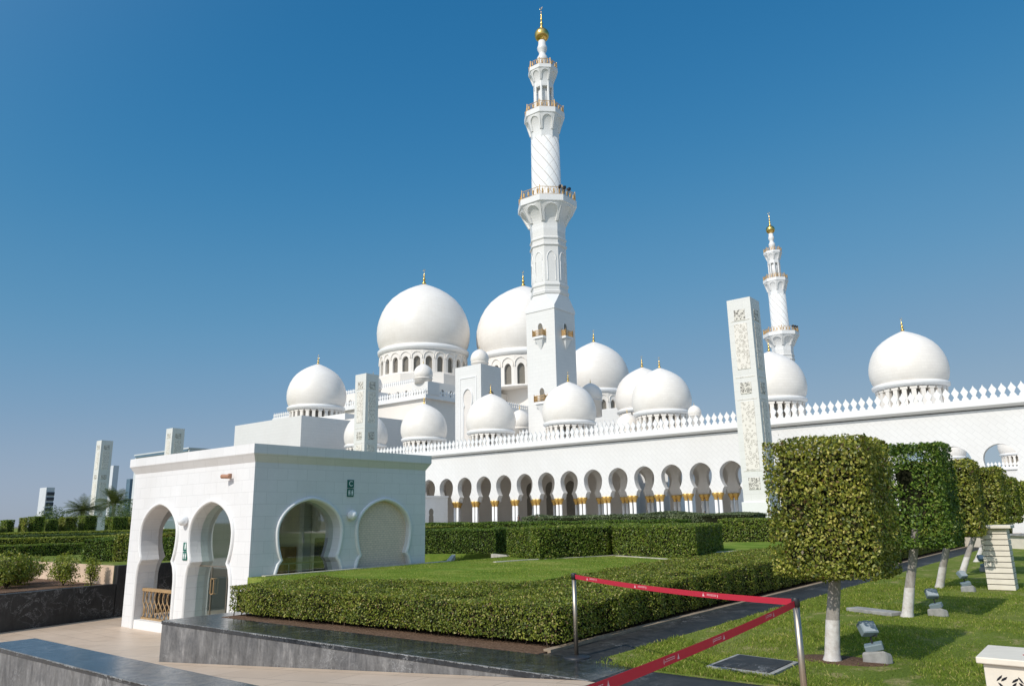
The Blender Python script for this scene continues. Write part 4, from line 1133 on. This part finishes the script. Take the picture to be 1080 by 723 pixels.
# left garden
G2 = 'hedges of the left garden terrace'
hedge([(-30.4, 12.3), (-27.6, 14.6), (-28.8, 16.6), (-32.2, 14.0)], .3, 1.12, .06, 'dark flowering hedge block on the terrace touching the left edge of the pavilion', 'leaf_green', group=G2)
hedge([(-38.6, 11.9), (-38.4, 15.6), (-39.6, 16.0), (-39.8, 11.9)], .3, .82, .065, 'low straight hedge nearest on the garden terrace', 'leaf_block', group=G2)
hedge([(-52, 14.5), (-50, 24), (-51.5, 24.5), (-53.5, 14.5)], .3, .95, .085, 'second low hedge row of the left garden', 'leaf_yellow', group=G2)
hedge([(-64, 17.5), (-58, 34), (-60, 35), (-66, 17.5)], .3, 1.0, .10, 'third low hedge row of the left garden', 'leaf_far', group=G2)
hedge([(-76, 22), (-70, 46), (-72, 47), (-78, 22)], .3, 1.1, .12, 'farthest low hedge row in front of the clipped green blocks', 'leaf_yellow', group=G2)
hedge([(-29.4, 13), (-26.4, 17), (-26.3, 28), (-29.4, 28)], .3, 1.28, .06, 'bright hedge seen through the open left arch of the pavilion', 'leaf_hedge', group=G2)
hedge([(-68, 40), (-60, 47), (-61, 48.5), (-69, 42)], .3, 1.1, .10, 'reddish brown low hedge beside the last green blocks', 'leaf_mulch', group=G2)
G3 = 'clipped green cubes in the far left garden'
cubes = [(26.8, 28.2, 2.2, 0), (28.6, 29.75, 2.28, 0), (29.9, 30.5, 2.5, 1), (30.7, 32.1, 2.6, 1), (32.45, 33.85, 2.3, 0), (34.1, 35.75, 2.5, 0), (36.05, 37.8, 2.65, 0), (38.5, 40.6, 2.46, 1), (41.0, 43.0, 2.45, 0)]
poss = ['cut by the left edge of the photo', 'second from the left edge', 'narrow third from the left', 'darkest and nearest, fourth from the left', 'fifth from the left below the white slab tower', 'sixth from the left, under the first palm', 'seventh from the left, at the foot of the free standing pylon', 'eighth from the left, below the second palm', 'ninth, touching the pavilion corner']
for k, (a, b, zt, near) in enumerate(cubes):
    xx = -90+near*1.2
    hedge([(xx-1.0, a), (xx+.9, a), (xx+.9, b-.42), (xx-1.0, b-.42)], .3, zt, .12, 'clipped green cube, '+poss[k], ['leaf_block', 'leaf_block', 'leaf_hedge'][k % 3], group=G3, name='topiary_cube', cat='clipped bush', inset=.12)
# shrubs in the planting bed
def shrub(c, r_, h, n, leaf, mat, label, name='shrub', cat='shrub', group=None):
    root = thing(name, c, label, cat, group)
    P = unit(rng.normal(0, 1, (n, 3))); rad = rng.random(n)**.4
    P = P*rad[:, None]*np.array([r_, r_, h/2])*(1+.25*wob(P, 3, 1, c[0]))[:, None]+np.array([0, 0, h*.55])
    P[:, 2] = np.maximum(P[:, 2], .02)
    quads('foliage', leaf_quads(P, unit(P-np.array([0, 0, h*.4])), leaf), mat, None, root)
    mb = MB()
    for k in range(7):
        a = random.random()*6.3; mb.cyl((0, 0, 0), (r_*.6*math.cos(a), r_*.6*math.sin(a), h*.7), .012+.01*r_, .005, 6)
    mb.build('stems', 'stem_bark', root); return root
shrub((-28.0, 9.2, -.27), .8, 1.0, 6000, .075, 'leaf_hedge', 'dull green shrub in the planting bed at the left edge')
shrub((-27.3, 10.6, -.27), .42, .95, 2600, .075, 'leaf_yellow', 'bright yellow green shrub against the pale terrace wall')
shrub((-26.45, 11.1, -.27), .24, .9, 1100, .07, 'leaf_yellow', 'thin yellow green climber against the pale terrace wall')
shrub((-29.3, 10.0, -.27), .8, .95, 5000, .08, 'leaf_hedge', 'dull green shrub further back in the planting bed')
G4 = 'trees beyond the left garden'
for x, y, r_, h, lb_ in ((-98, 36.2, 2.2, 3.3, 'round dark tree top between the white slab tower and the first palm'), (-100, 47.0, 3.0, 4.4, 'dark bushy tree just left of the pavilion'), (-112, 50, 2.2, 4.2, 'dark tree behind the second palm')):
    shrub((x, y, .2), r_, h, 5000, .17, 'leaf_far', lb_, 'bushy_tree', 'tree', G4)
def palm(c, h, r_, label):
    root = thing('palm_tree', c, label, 'palm tree', 'palms beyond the left garden')
    MB().lathe([(.32, 0), (.24, h*.5), (.26, h*.93), (.4, h)], 12, smooth=True).build('trunk', 'bark', root)
    Q = []
    for k in range(90):
        az = random.random()*6.283; el = R(random.choice((random.uniform(-30, 40), random.uniform(10, 75)))); L = r_*random.uniform(.8, 1.1)
        p = np.array([0, 0, h]); dirh = np.array([math.cos(az), math.sin(az), 0]); side = np.array([-math.sin(az), math.cos(az), 0])
        v = dirh*math.cos(el)+np.array([0, 0, math.sin(el)]); steps = 12; drop = 0
        for j in range(steps):
            v2 = v+np.array([0, 0, -1])*.13*j*.45; v2 /= np.linalg.norm(v2); q = p+v2*L/steps
            wd = r_*.22*math.sin(math.pi*min(.97, (j+1)/(steps+.5)))**.6
            for sg in (1, -1):
                for t in (0, .5):
                    b0 = p+(q-p)*t; tip = b0+side*sg*wd+v2*wd*.8+np.array([0, 0, -wd*.35]); Q.append([b0, b0+(q-p)*.22, tip, tip-(q-p)*.05])
            p = q
    quads('fronds', np.array(Q), 'frond', None, root)
palm((-128, 51.35, .3), 3.6, 3.0, 'palm tree left of the free standing pylon'); palm((-128, 56.0, .3), 4.7, 3.2, 'palm tree right of the free standing pylon')

# ------------------------------------------------------------------ CLIPPED TREES
def box_tree(base, cx, cy, w_, z0, z1, leaf, mat, label, hole=None, dens=1., dp=1.0):
    root = thing('clipped_tree', (base[0], base[1], 0), label, 'tree', 'trees clipped into cubes on the right lawn')
    top = (cx-base[0], cy-base[1], z0+.25); r_ = .085
    tz = z0+.3; P = [(top[0]*z/tz, top[1]*z/tz, z) for z in (-.03, .08, .45, .78, tz)]
    def tube(P, R_, name, mat):
        mb = MB(); vs = []; n = 14
        for (x, y, z), rr in zip(P, R_):
            for k in range(n): a = 2*math.pi*k/n; q = rr*(1+.07*math.sin(3*a+z*9)); vs.append((x+q*math.cos(a), y+q*math.sin(a), z))
        mb.add(vs, [(j*n+k, j*n+(k+1) % n, (j+1)*n+(k+1) % n, (j+1)*n+k) for j in range(len(P)-1) for k in range(n)], 0, True)
        return mb.build(name, mat, root)
    t = tube([P[0], P[1], (top[0]*.25/tz, top[1]*.25/tz, .25), P[2]], [.112, .084, .077, .075], 'limewashed_base', 'limewash')
    t2 = tube([P[2], P[3], P[4]], [.073, .067, .062], 'trunk', 'bark')
    mb = MB()
    for k in range(9):
        a = random.random()*6.3; mb.cyl(top, (top[0]+w_*.42*math.cos(a), top[1]+w_*.42*math.sin(a), z0+random.uniform(.4, 1.)*(z1-z0)), .03, .01, 7)
    mb.build('branches', 'stem_bark', root)
    h = w_/2; hy = dp/2; poly = [(cx-h, cy-hy), (cx+h, cy-hy), (cx+h, cy+hy), (cx-h, cy+hy)]
    den = 3.0*dens/(leaf*leaf*.5)
    Ps, Ns = [], []
    for layer, inset in enumerate((0, .05, .11)):
        pl = [(cx-h+inset, cy-hy+inset), (cx+h-inset, cy-hy+inset), (cx+h-inset, cy+hy-inset), (cx-h+inset, cy+hy-inset)]
        Pn, Nn = sample_prism(pl, z0+inset, lambda x, y: z1-inset, den*(.55, .3, .25)[layer], seed=base[1]+layer, wa=.03, wf=5, bottom=True); Ps.append(Pn); Ns.append(Nn)
    P_, N_ = np.vstack(Ps), np.vstack(Ns)
    # rounded edges
    cc = np.array([cx, cy, (z0+z1)/2]); hh = np.array([h, hy, (z1-z0)/2]); rr = .05
    qd = np.abs(P_-cc)-(hh-rr); over = np.maximum(qd, 0); Lo = np.linalg.norm(over, axis=1); f = np.where(Lo > rr, rr/np.maximum(Lo, 1e-6), 1)
    both = (over > 0).sum(1) > 1
    newp = cc+np.sign(P_-cc)*(np.minimum(np.abs(P_-cc), hh-rr)+over*f[:, None]); P_ = np.where(both[:, None], newp, P_)
    # natural gaps
    g = wob(P_, 6.5, 1., base[1]*3)+.5*wob(P_, 15, 1., base[1])
    keep = (g < 1.25) | (rng.random(len(P_)) < .25)
    if hole is not None:
        hc, hr = hole; dd = np.linalg.norm((P_-np.array(hc))/np.array(hr), axis=1); keep &= dd > 1+.15*wob(P_, 20, 1)
    P_, N_ = P_[keep], N_[keep]
    ns = int(len(P_)*.006); idx = rng.integers(0, len(P_), ns)       # stray shoots standing off the clipped faces
    SP, SN = [], []
    for q in range(4):
        SP.append(P_[idx]+unit(N_[idx]+rng.normal(0, .35, (ns, 3)))*(.015+.016*q)*rng.uniform(.2, 1.3, (ns, 1))); SN.append(N_[idx])
    P_, N_ = np.vstack([P_]+SP), np.vstack([N_]+SN)
    quads('crown', leaf_quads(P_, N_, leaf, .7, .55)-np.array([base[0], base[1], 0]), mat, None, root)
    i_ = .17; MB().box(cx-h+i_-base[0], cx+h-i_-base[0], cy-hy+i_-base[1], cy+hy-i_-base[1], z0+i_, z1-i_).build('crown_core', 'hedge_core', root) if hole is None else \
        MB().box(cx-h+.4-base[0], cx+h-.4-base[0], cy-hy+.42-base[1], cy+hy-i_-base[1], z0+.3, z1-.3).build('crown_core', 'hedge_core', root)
    return root
box_tree((-2.85, 9.12), -2.67, 9.1, 1.12, .93, 2.42, .042, 'leaf_olive', 'nearest clipped tree, a yellow green cube of leaves on a limewashed trunk')
box_tree((-2.98, 13.4), -2.68, 13.4, 1.14, 1.06, 2.64, .048, 'leaf_green', 'second clipped tree, dark glossy green with a black hole in its crown', hole=((-2.68, 12.95, 2.12), (.15, .3, .11)))
box_tree((-3.42, 18.5), -2.95, 18.2, 1.15, 1.1, 2.60, .06, 'leaf_olive', 'third clipped tree, mostly hidden behind the dark green second one')
box_tree((-3.6, 22.4), -3.0, 22.6, 1.2, 1.15, 2.62, .066, 'leaf_olive', 'fourth clipped tree with its square crown left of the open arches', dp=1.3)
box_tree((-4.05, 28.1), -3.3, 28.2, 1.25, 1.2, 2.55, .08, 'leaf_hedge', 'fifth clipped tree, behind the slatted bollard')
for x, y, lb_ in ((-5.2, 40, 'sixth clipped tree down the lawn'), (-5.6, 50, 'clipped tree at the far end of the row, left of the last two'), (-4.4, 53.5, 'second last clipped tree at the right edge'), (-3.1, 57, 'last clipped tree at the right edge')):
    box_tree((x-.3, y), x, y, 1.7, 1.3, 3.1, .12, 'leaf_yellow', lb_, dp=1.7)

# ------------------------------------------------------------------ LAWN BLADES
def blades(n, x0, x1, y0, y1, h, w_, z, name, bias=1.6, excl=None):
    X = rng.uniform(x0, x1, n); Y = y0+(y1-y0)*rng.random(n)**bias
    k = np.ones(n, bool)
    if excl is not None: k = excl(X, Y)
    X, Y = X[k], Y[k]; n = len(X)
    a = rng.uniform(0, 6.28, n); P = np.column_stack([X, Y, np.full(n, z)])
    s = np.column_stack([np.cos(a), np.sin(a), np.zeros(n)]); hh = h*rng.uniform(.5, 1.2, n)*(1+.35*wob(P, 1.5, 1)); lean = rng.normal(0, .45, (n, 2))*hh[:, None]
    sc = (1+.04*(Y-y0))[:, None]
    T = P+np.column_stack([lean, hh]); Mi = P+np.column_stack([lean*.35, hh*.6])
    Q = np.stack([P-s*w_*sc/2, P+s*w_*sc/2, Mi+s*w_*sc*.4, T], 1)
    o = quads(name, Q, 'blade'); tag(o, 'short mown grass of the lawn', 'grass', kind='stuff'); return o
def ex(X, Y):
    k = (X > -5.02+.02*np.sin(Y*7)) & ~((X > -3.85) & (X < -3.05) & (Y > 7.95) & (Y < 8.85))
    k &= ~((X > -.2+.028*(Y-8.6)) & (Y > 8.6))
    k &= (Y > 7.58-.0*X) & ~((np.hypot((X+2.75)/.5, (Y-9.25)/.28) < 1))
    pt = np.sin(X*1.9+Y*.7)*np.cos(Y*1.3-X*.6)+.5*np.sin(X*4.1+2)*np.sin(Y*3.3)
    return k & (rng.random(len(X)) > np.clip((pt-.05)*1.3, 0, .93))
blades(60000, -16.7, -9.9, 10.6, 24, .020, .010, .328, 'lawn_grass', 1.0, lambda X, Y: (rng.random(len(X)) < .95) & (X > -16.7))
blades(150000, -5.06, .9, 7.5, 21, .030, .0075, .012, 'lawn_grass', 1.7, ex)
soilp = MB(); soilp.lathe([(.001, .02), (.45, .022), (.5, .012)], 24, caps=False)
o = soilp.build('soil_patch', 'soil', None, (-2.78, 9.2, 0)); o.scale = (1, .55, 1); structure(o)

# ------------------------------------------------------------------ STANCHIONS AND BELTS
def stanchion(loc_, label, facing, base_on=True):
    root = thing('stanchion', loc_, label, 'stanchion', 'belt stanchions across the path')
    MB().lathe([(.165, 0), (.165, .012), (.15, .022), (.03, .035)], 32).build('base', 'black_plastic', root)
    MB().lathe([(.026, .03), (.026, .885)], 20).build('post', 'steel', root)
    MB().lathe([(.032, .885), (.032, .945), (.026, .955)], 20).build('cassette', 'black_plastic', root)
    return root
s1 = stanchion((-5.36, 7.80, 0), 'steel belt stanchion on the granite in front of the low hedge', 0)
s2 = stanchion((-2.22, 6.36, 0), 'steel belt stanchion at the right holding the corner of the red belts', 0)
s3 = stanchion((-1.85, 2.2, 0), 'steel belt stanchion next to the viewer where the lower red belt ends', 0)
def belt(root, a, b, label, sag=.012, w_=.050, zc=.915, marks=()):
    a, b = Vector((*a, zc)), Vector((*b, zc)); n = 24; mb = MB(); L0_ = root.location; top = []
    e = (b-a).normalized(); nn = Vector((-e.y, e.x, 0))
    for k in range(n+1):
        t = k/n; p = a.lerp(b, t)+Vector((0, 0, -sag*4*t*(1-t)))-L0_; top.append(p)
    vs = []
    for p in top: vs += [p+Vector((0, 0, w_/2))-nn*.0006, p-Vector((0, 0, w_/2))-nn*.0006, p+Vector((0, 0, w_/2))+nn*.0006, p-Vector((0, 0, w_/2))+nn*.0006]
    fs = []
    for k in range(n):
        i = 4*k; fs += [(i, i+1, i+5, i+4), (i+2, i+6, i+7, i+3), (i, i+4, i+6, i+2), (i+1, i+3, i+7, i+5)]
    mb.add(vs, fs); bo = mb.build('belt', 'belt_red', root)
    mb = MB(); L = (b-a).length
    for m_ in marks:                               # small white printed emblem and two thin text lines, both sides
        for sd in (-1, 1):
            f = lambda u, z: a+e*(m_*L+u)+Vector((0, 0, -sag*4*m_*(1-m_)+z))-L0_+nn*.0012*sd
            mb.add([f(-.016, -.014), f(.016, -.014), f(.004, .006), f(0, .018), f(-.004, .006)], [(0, 1, 2, 3, 4)])
            for z in (.006, -.004):
                u = .05
                while u < .17: q = random.uniform(.006, .016); mb.add([f(u, z), f(u+q, z), f(u+q, z+.0045), f(u, z+.0045)], [(0, 1, 2, 3)]); u += q+.004
            mb.add([f(.19, -.012), f(.195, -.012), f(.199, 0), f(.195, .014), f(.19, .014)], [(0, 1, 2, 3, 4)])
    mb.build('print', 'belt_print', bo)
belt(s1, (-5.33, 7.785), (-2.25, 6.375), '', .03, .05, .915, (.08, .36, .68))
belt(s2, (-2.22, 6.33), (-1.86, 2.23), '', .02, .05, .905, (.15, .42, .60, .8))

# ------------------------------------------------------------------ FLOODLIGHTS
def floodlight(c, rz, s, label):
    root = thing('floodlight', c, label, 'floodlight', 'ground floodlights under the clipped trees', rz)
    mb = MB(); bm = bmesh.new()
    foot = MB().prism([(-.17, -.10), (.11, -.13), (.19, -.03), (.13, .11), (-.12, .10)], -.02, .15, 0, lambda x, y: .15-.18*max(0, x-.05)+.04*math.sin(x*31+y*17)).build('footing', 'grey_concrete', root, bevel=.03)
    q = Matrix.Rotation(R(-14), 3, 'Y') @ Matrix.Rotation(R(10), 3, 'X')
    MB().obox((-.02, 0, .185), (.22, .13, .085), q).build('control_box', 'lamp_grey', root, bevel=.012)
    mb = MB(); mb.cyl((-.03, 0, .2), (-.05, 0, .33), .012); mb.box(-.13, .03, -.01, .01, .31, .33); mb.build('bracket', 'black_plastic', root)
    q = Matrix.Rotation(R(35), 3, 'Z') @ Matrix.Rotation(R(-40), 3, 'X')
    hd = MB().obox((-.07, 0, .40), (.21, .10, .17), q).build('head', 'lamp_grey', root, bevel=.012)
    mb = MB(); mb.obox(Vector((-.07, 0, .40))+q @ Vector((0, -.052, 0)), (.18, .006, .14), q); 
    mb.obox(Vector((-.07, 0, .40))+q @ Vector((0, 0, .088)), (.08, .08, .008), q); mb.build('lens', 'lamp_lens', hd)
    root.scale = (s*.86,)*3; return root
floodlight((-2.42, 9.3, .01), .2, 1.0, 'grey floodlight on a rough concrete footing beside the nearest clipped tree')
floodlight((-2.6, 13.75, .01), -.1, .95, 'grey floodlight beside the second clipped tree')
floodlight((-2.82, 18.0, .01), .4, .95, 'grey floodlight left of the slatted bollard')
floodlight((-3.25, 23.9, .01), 0, 1.0, 'grey floodlight behind the slatted bollard, under the fourth tree')
floodlight((-2.4, 30.5, .01), .9, 1.2, 'floodlight standing far right near the low white wall')

# ------------------------------------------------------------------ OTHER LAWN OBJECTS
ic = thing('inspection_cover', (-3.45, 8.4, 0), 'dark granite inspection cover with pale border set in the lawn beside the right stanchion', 'cover')
pz = [(-3.80, 8.33), (-3.55, 8.84), (-3.10, 8.60), (-3.10, 7.98)]
pz = [(-3.82, 8.0), (-3.82, 8.85), (-3.08, 8.75), (-3.08, 7.93)]
MB().prism([(x+3.45, y-8.4) for x, y in pz], -.02, .034).build('frame', 'grey_concrete', ic)
MB().prism([((x+3.45)*.86, (y-8.4)*.86) for x, y in pz], .034, .042).build('slab', 'granite_path', ic)
sl_ = thing('stone_slab', (-3.5, 13.6, 0), 'thin grey stone slab lying on the grass left of the second trunk', 'slab')
MB().obox((0, 0, .04), (.85, .28, .06), Matrix.Rotation(R(-25), 3, 'Z')).build('slab', 'grey_concrete', sl_, bevel=.01)
# slatted bollard: horizontal stone slats under a cap
bo = thing('slatted_bollard', (-2.29, 18.75, 0), 'cream slatted stone bollard with flat cap standing on the right lawn', 'bollard')
MB().box(-.17, .17, -.17, .17, 0, 1.22).build('core', 'grey_concrete', bo)
mb = MB()
for k in range(11): mb.box(-.24, .24, -.24, .24, .02+k*.11, .02+k*.11+.096)
mb.build('slats', 'cream_stone', bo, bevel=.006)
MB().box(-.33, .33, -.33, .33, 1.225, 1.29).build('cap', 'cream_stone', bo, bevel=.01)
# carved box bollard at the corner
cb = thing('carved_bollard', (-.80, 7.45, 0), 'white stone bollard with pierced leaf carving at the bottom right corner', 'bollard')
MB().box(-.29, .29, -.29, .29, 0, .45).build('body', 'cream_stone', cb, bevel=.008)
MB().box(-.33, .33, -.33, .33, .452, .50).build('cap', 'cream_stone', cb, bevel=.008)
mb = MB()
for k in range(300):
    pass
random.seed(3)
for face in (0, 90):
    leafs = MB()
    q = Matrix.Rotation(R(face), 3, 'Z')
    for i in range(9):
        for j in range(7):
            if random.random() < .12: continue
            u = -.2+i*.05+random.uniform(-.012, .012); z = .07+j*.047+random.uniform(-.01, .01); a = random.choice((-1, 1))*random.uniform(.5, 1.1); L = random.uniform(.026, .04); wd = random.uniform(.008, .014)
            ca, sa_ = math.cos(a), math.sin(a); pts = []
            for t, s_ in ((-1, 0), (-.4, 1), (.3, .9), (1, 0), (.35, -.5), (-.4, -.3)):
                pu, pz_ = t*L, s_*wd+.004*t*t; pts.append(q @ Vector((u+pu*ca-pz_*sa_, -.2915, z+pu*sa_+pz_*ca)))
            leafs.add(pts, [tuple(range(6))])
    leafs.build('carving', 'black_cloth', cb)
mb = MB(); prev = None
for k in range(11):
    a = R(40+k*30); p = Vector((.03+.07*math.cos(a), -.07+.025*math.sin(a), .502))
    if prev is not None: mb.cyl(prev, p, .004, .004, 5)
    prev = p
mb.build('red_mark', 'red_paint', cb)
lw = thing('low_white_wall', (-4.0, 38, 0), 'low pale terrace wall with bench edge beyond the slatted bollard', 'wall')
q = Matrix.Rotation(R(-42), 3, 'Z')
MB().obox((0, 0, .26), (9, .5, .52), q).build('facing', 'cream_stone', lw); MB().obox((0, 0, .55), (9.2, .7, .06), q).build('coping', 'grey_concrete', lw)
lw2 = thing('far_terrace_wall', (-2, 61, 0), 'bright white terrace wall at the right edge below the far clipped trees', 'wall')
MB().box(-8, 14, -.3, .3, 0, 1.0).build('facing', 'marble_trim', lw2); MB().box(-8.1, 14.1, -.4, .4, 1.0, 1.1).build('coping', 'cream_stone', lw2)

# ------------------------------------------------------------------ PEOPLE in the arcade
def person(c, rz, label, cloth, lower, stride=.16, h=1.68):
    root = thing('person', c, label, 'person', None, rz)
    s = h/1.7
    J = {'pel': (0, 0, .95), 'ch': (0, 0, 1.25), 'nk': (0, 0, 1.46), 'hd': (0, .0, 1.56), 'ht': (0, .01, 1.66),
         'hl': (-.09, 0, .9), 'kl': (-.1, -stride*.6, .5), 'al': (-.1, -stride, .08), 'tl': (-.1, -stride-.14, .04),
         'hr': (.09, 0, .9), 'kr': (.1, stride*.3, .5), 'ar': (.1, stride, .08), 'tr': (.1, stride-.14, .04),
         'sl': (-.18, 0, 1.40), 'el': (-.23, .05, 1.12), 'wl': (-.22, -.05, .88), 'fl': (-.22, -.08, .79),
         'sr': (.18, 0, 1.40), 'er': (.23, -.02, 1.12), 'wr': (.22, -.16, .92), 'fr': (.21, -.22, .85)}
    rad = dict(pel=.15, ch=.15, nk=.055, hd=.085, ht=.07, hl=.095, kl=.06, al=.04, tl=.03, hr=.095, kr=.06, ar=.04, tr=.03, sl=.06, el=.045, wl=.03, fl=.025, sr=.06, er=.045, wr=.03, fr=.025)
    E = [('pel', 'ch'), ('ch', 'nk'), ('nk', 'hd'), ('hd', 'ht'), ('pel', 'hl'), ('hl', 'kl'), ('kl', 'al'), ('al', 'tl'), ('pel', 'hr'), ('hr', 'kr'), ('kr', 'ar'), ('ar', 'tr'), ('ch', 'sl'), ('sl', 'el'), ('el', 'wl'), ('wl', 'fl'), ('ch', 'sr'), ('sr', 'er'), ('er', 'wr'), ('wr', 'fr')]
    ks = list(J); me = bpy.data.meshes.new('body'); me.from_pydata([tuple(v*s for v in J[k]) for k in ks], [(ks.index(a), ks.index(b)) for a, b in E], [])
    o = bpy.data.objects.new('body', me); COL.objects.link(o); o.parent = root
    sk = o.modifiers.new('skin', 'SKIN')
    if not me.skin_vertices: me.attributes.new
    bpy.context.view_layer.objects.active = o
    for i, k in enumerate(ks):
        sv = me.skin_vertices[0].data[i]; sv.radius = (rad[k]*s, rad[k]*s*.8 if k in ('pel', 'ch') else rad[k]*s); sv.use_root = (i == 0)
    sub = o.modifiers.new('sub', 'SUBSURF'); sub.levels = 1; sub.render_levels = 1
    me.materials.append(M['skin'])
    MB().lathe([(.17, .78), (.185, .95), (.165, 1.1), (.19, 1.3), (.20, 1.40), (.10, 1.47)], 16).build('top_clothing', cloth, root)
    MB().lathe([(.20, .12), (.19, .5), (.19, .80), (.17, .97)], 16).build('lower_clothing', lower, root)
    MB().lathe([(.02, 1.54), (.098, 1.57), (.105, 1.63), (.08, 1.70), (.02, 1.73)], 14, (0, .015, 0)).build('hair', 'hair', root)
    return root
try:
    person((-74.2, 98.3, .3), .6, 'person in a long pink dress walking in front of the arcade columns', 'pink_cloth', 'pink_cloth')
    person((-78.3, 98.6, .3), 2.2, 'person in dark clothes walking left of the person in pink', 'black_cloth', 'black_cloth')
    person((-45.6, 98.5, .3), -.8, 'person in dark blue clothes near the last visible columns left of the pylon', 'blue_cloth', 'black_cloth')
except Exception as e_: print('PERSON', e_)
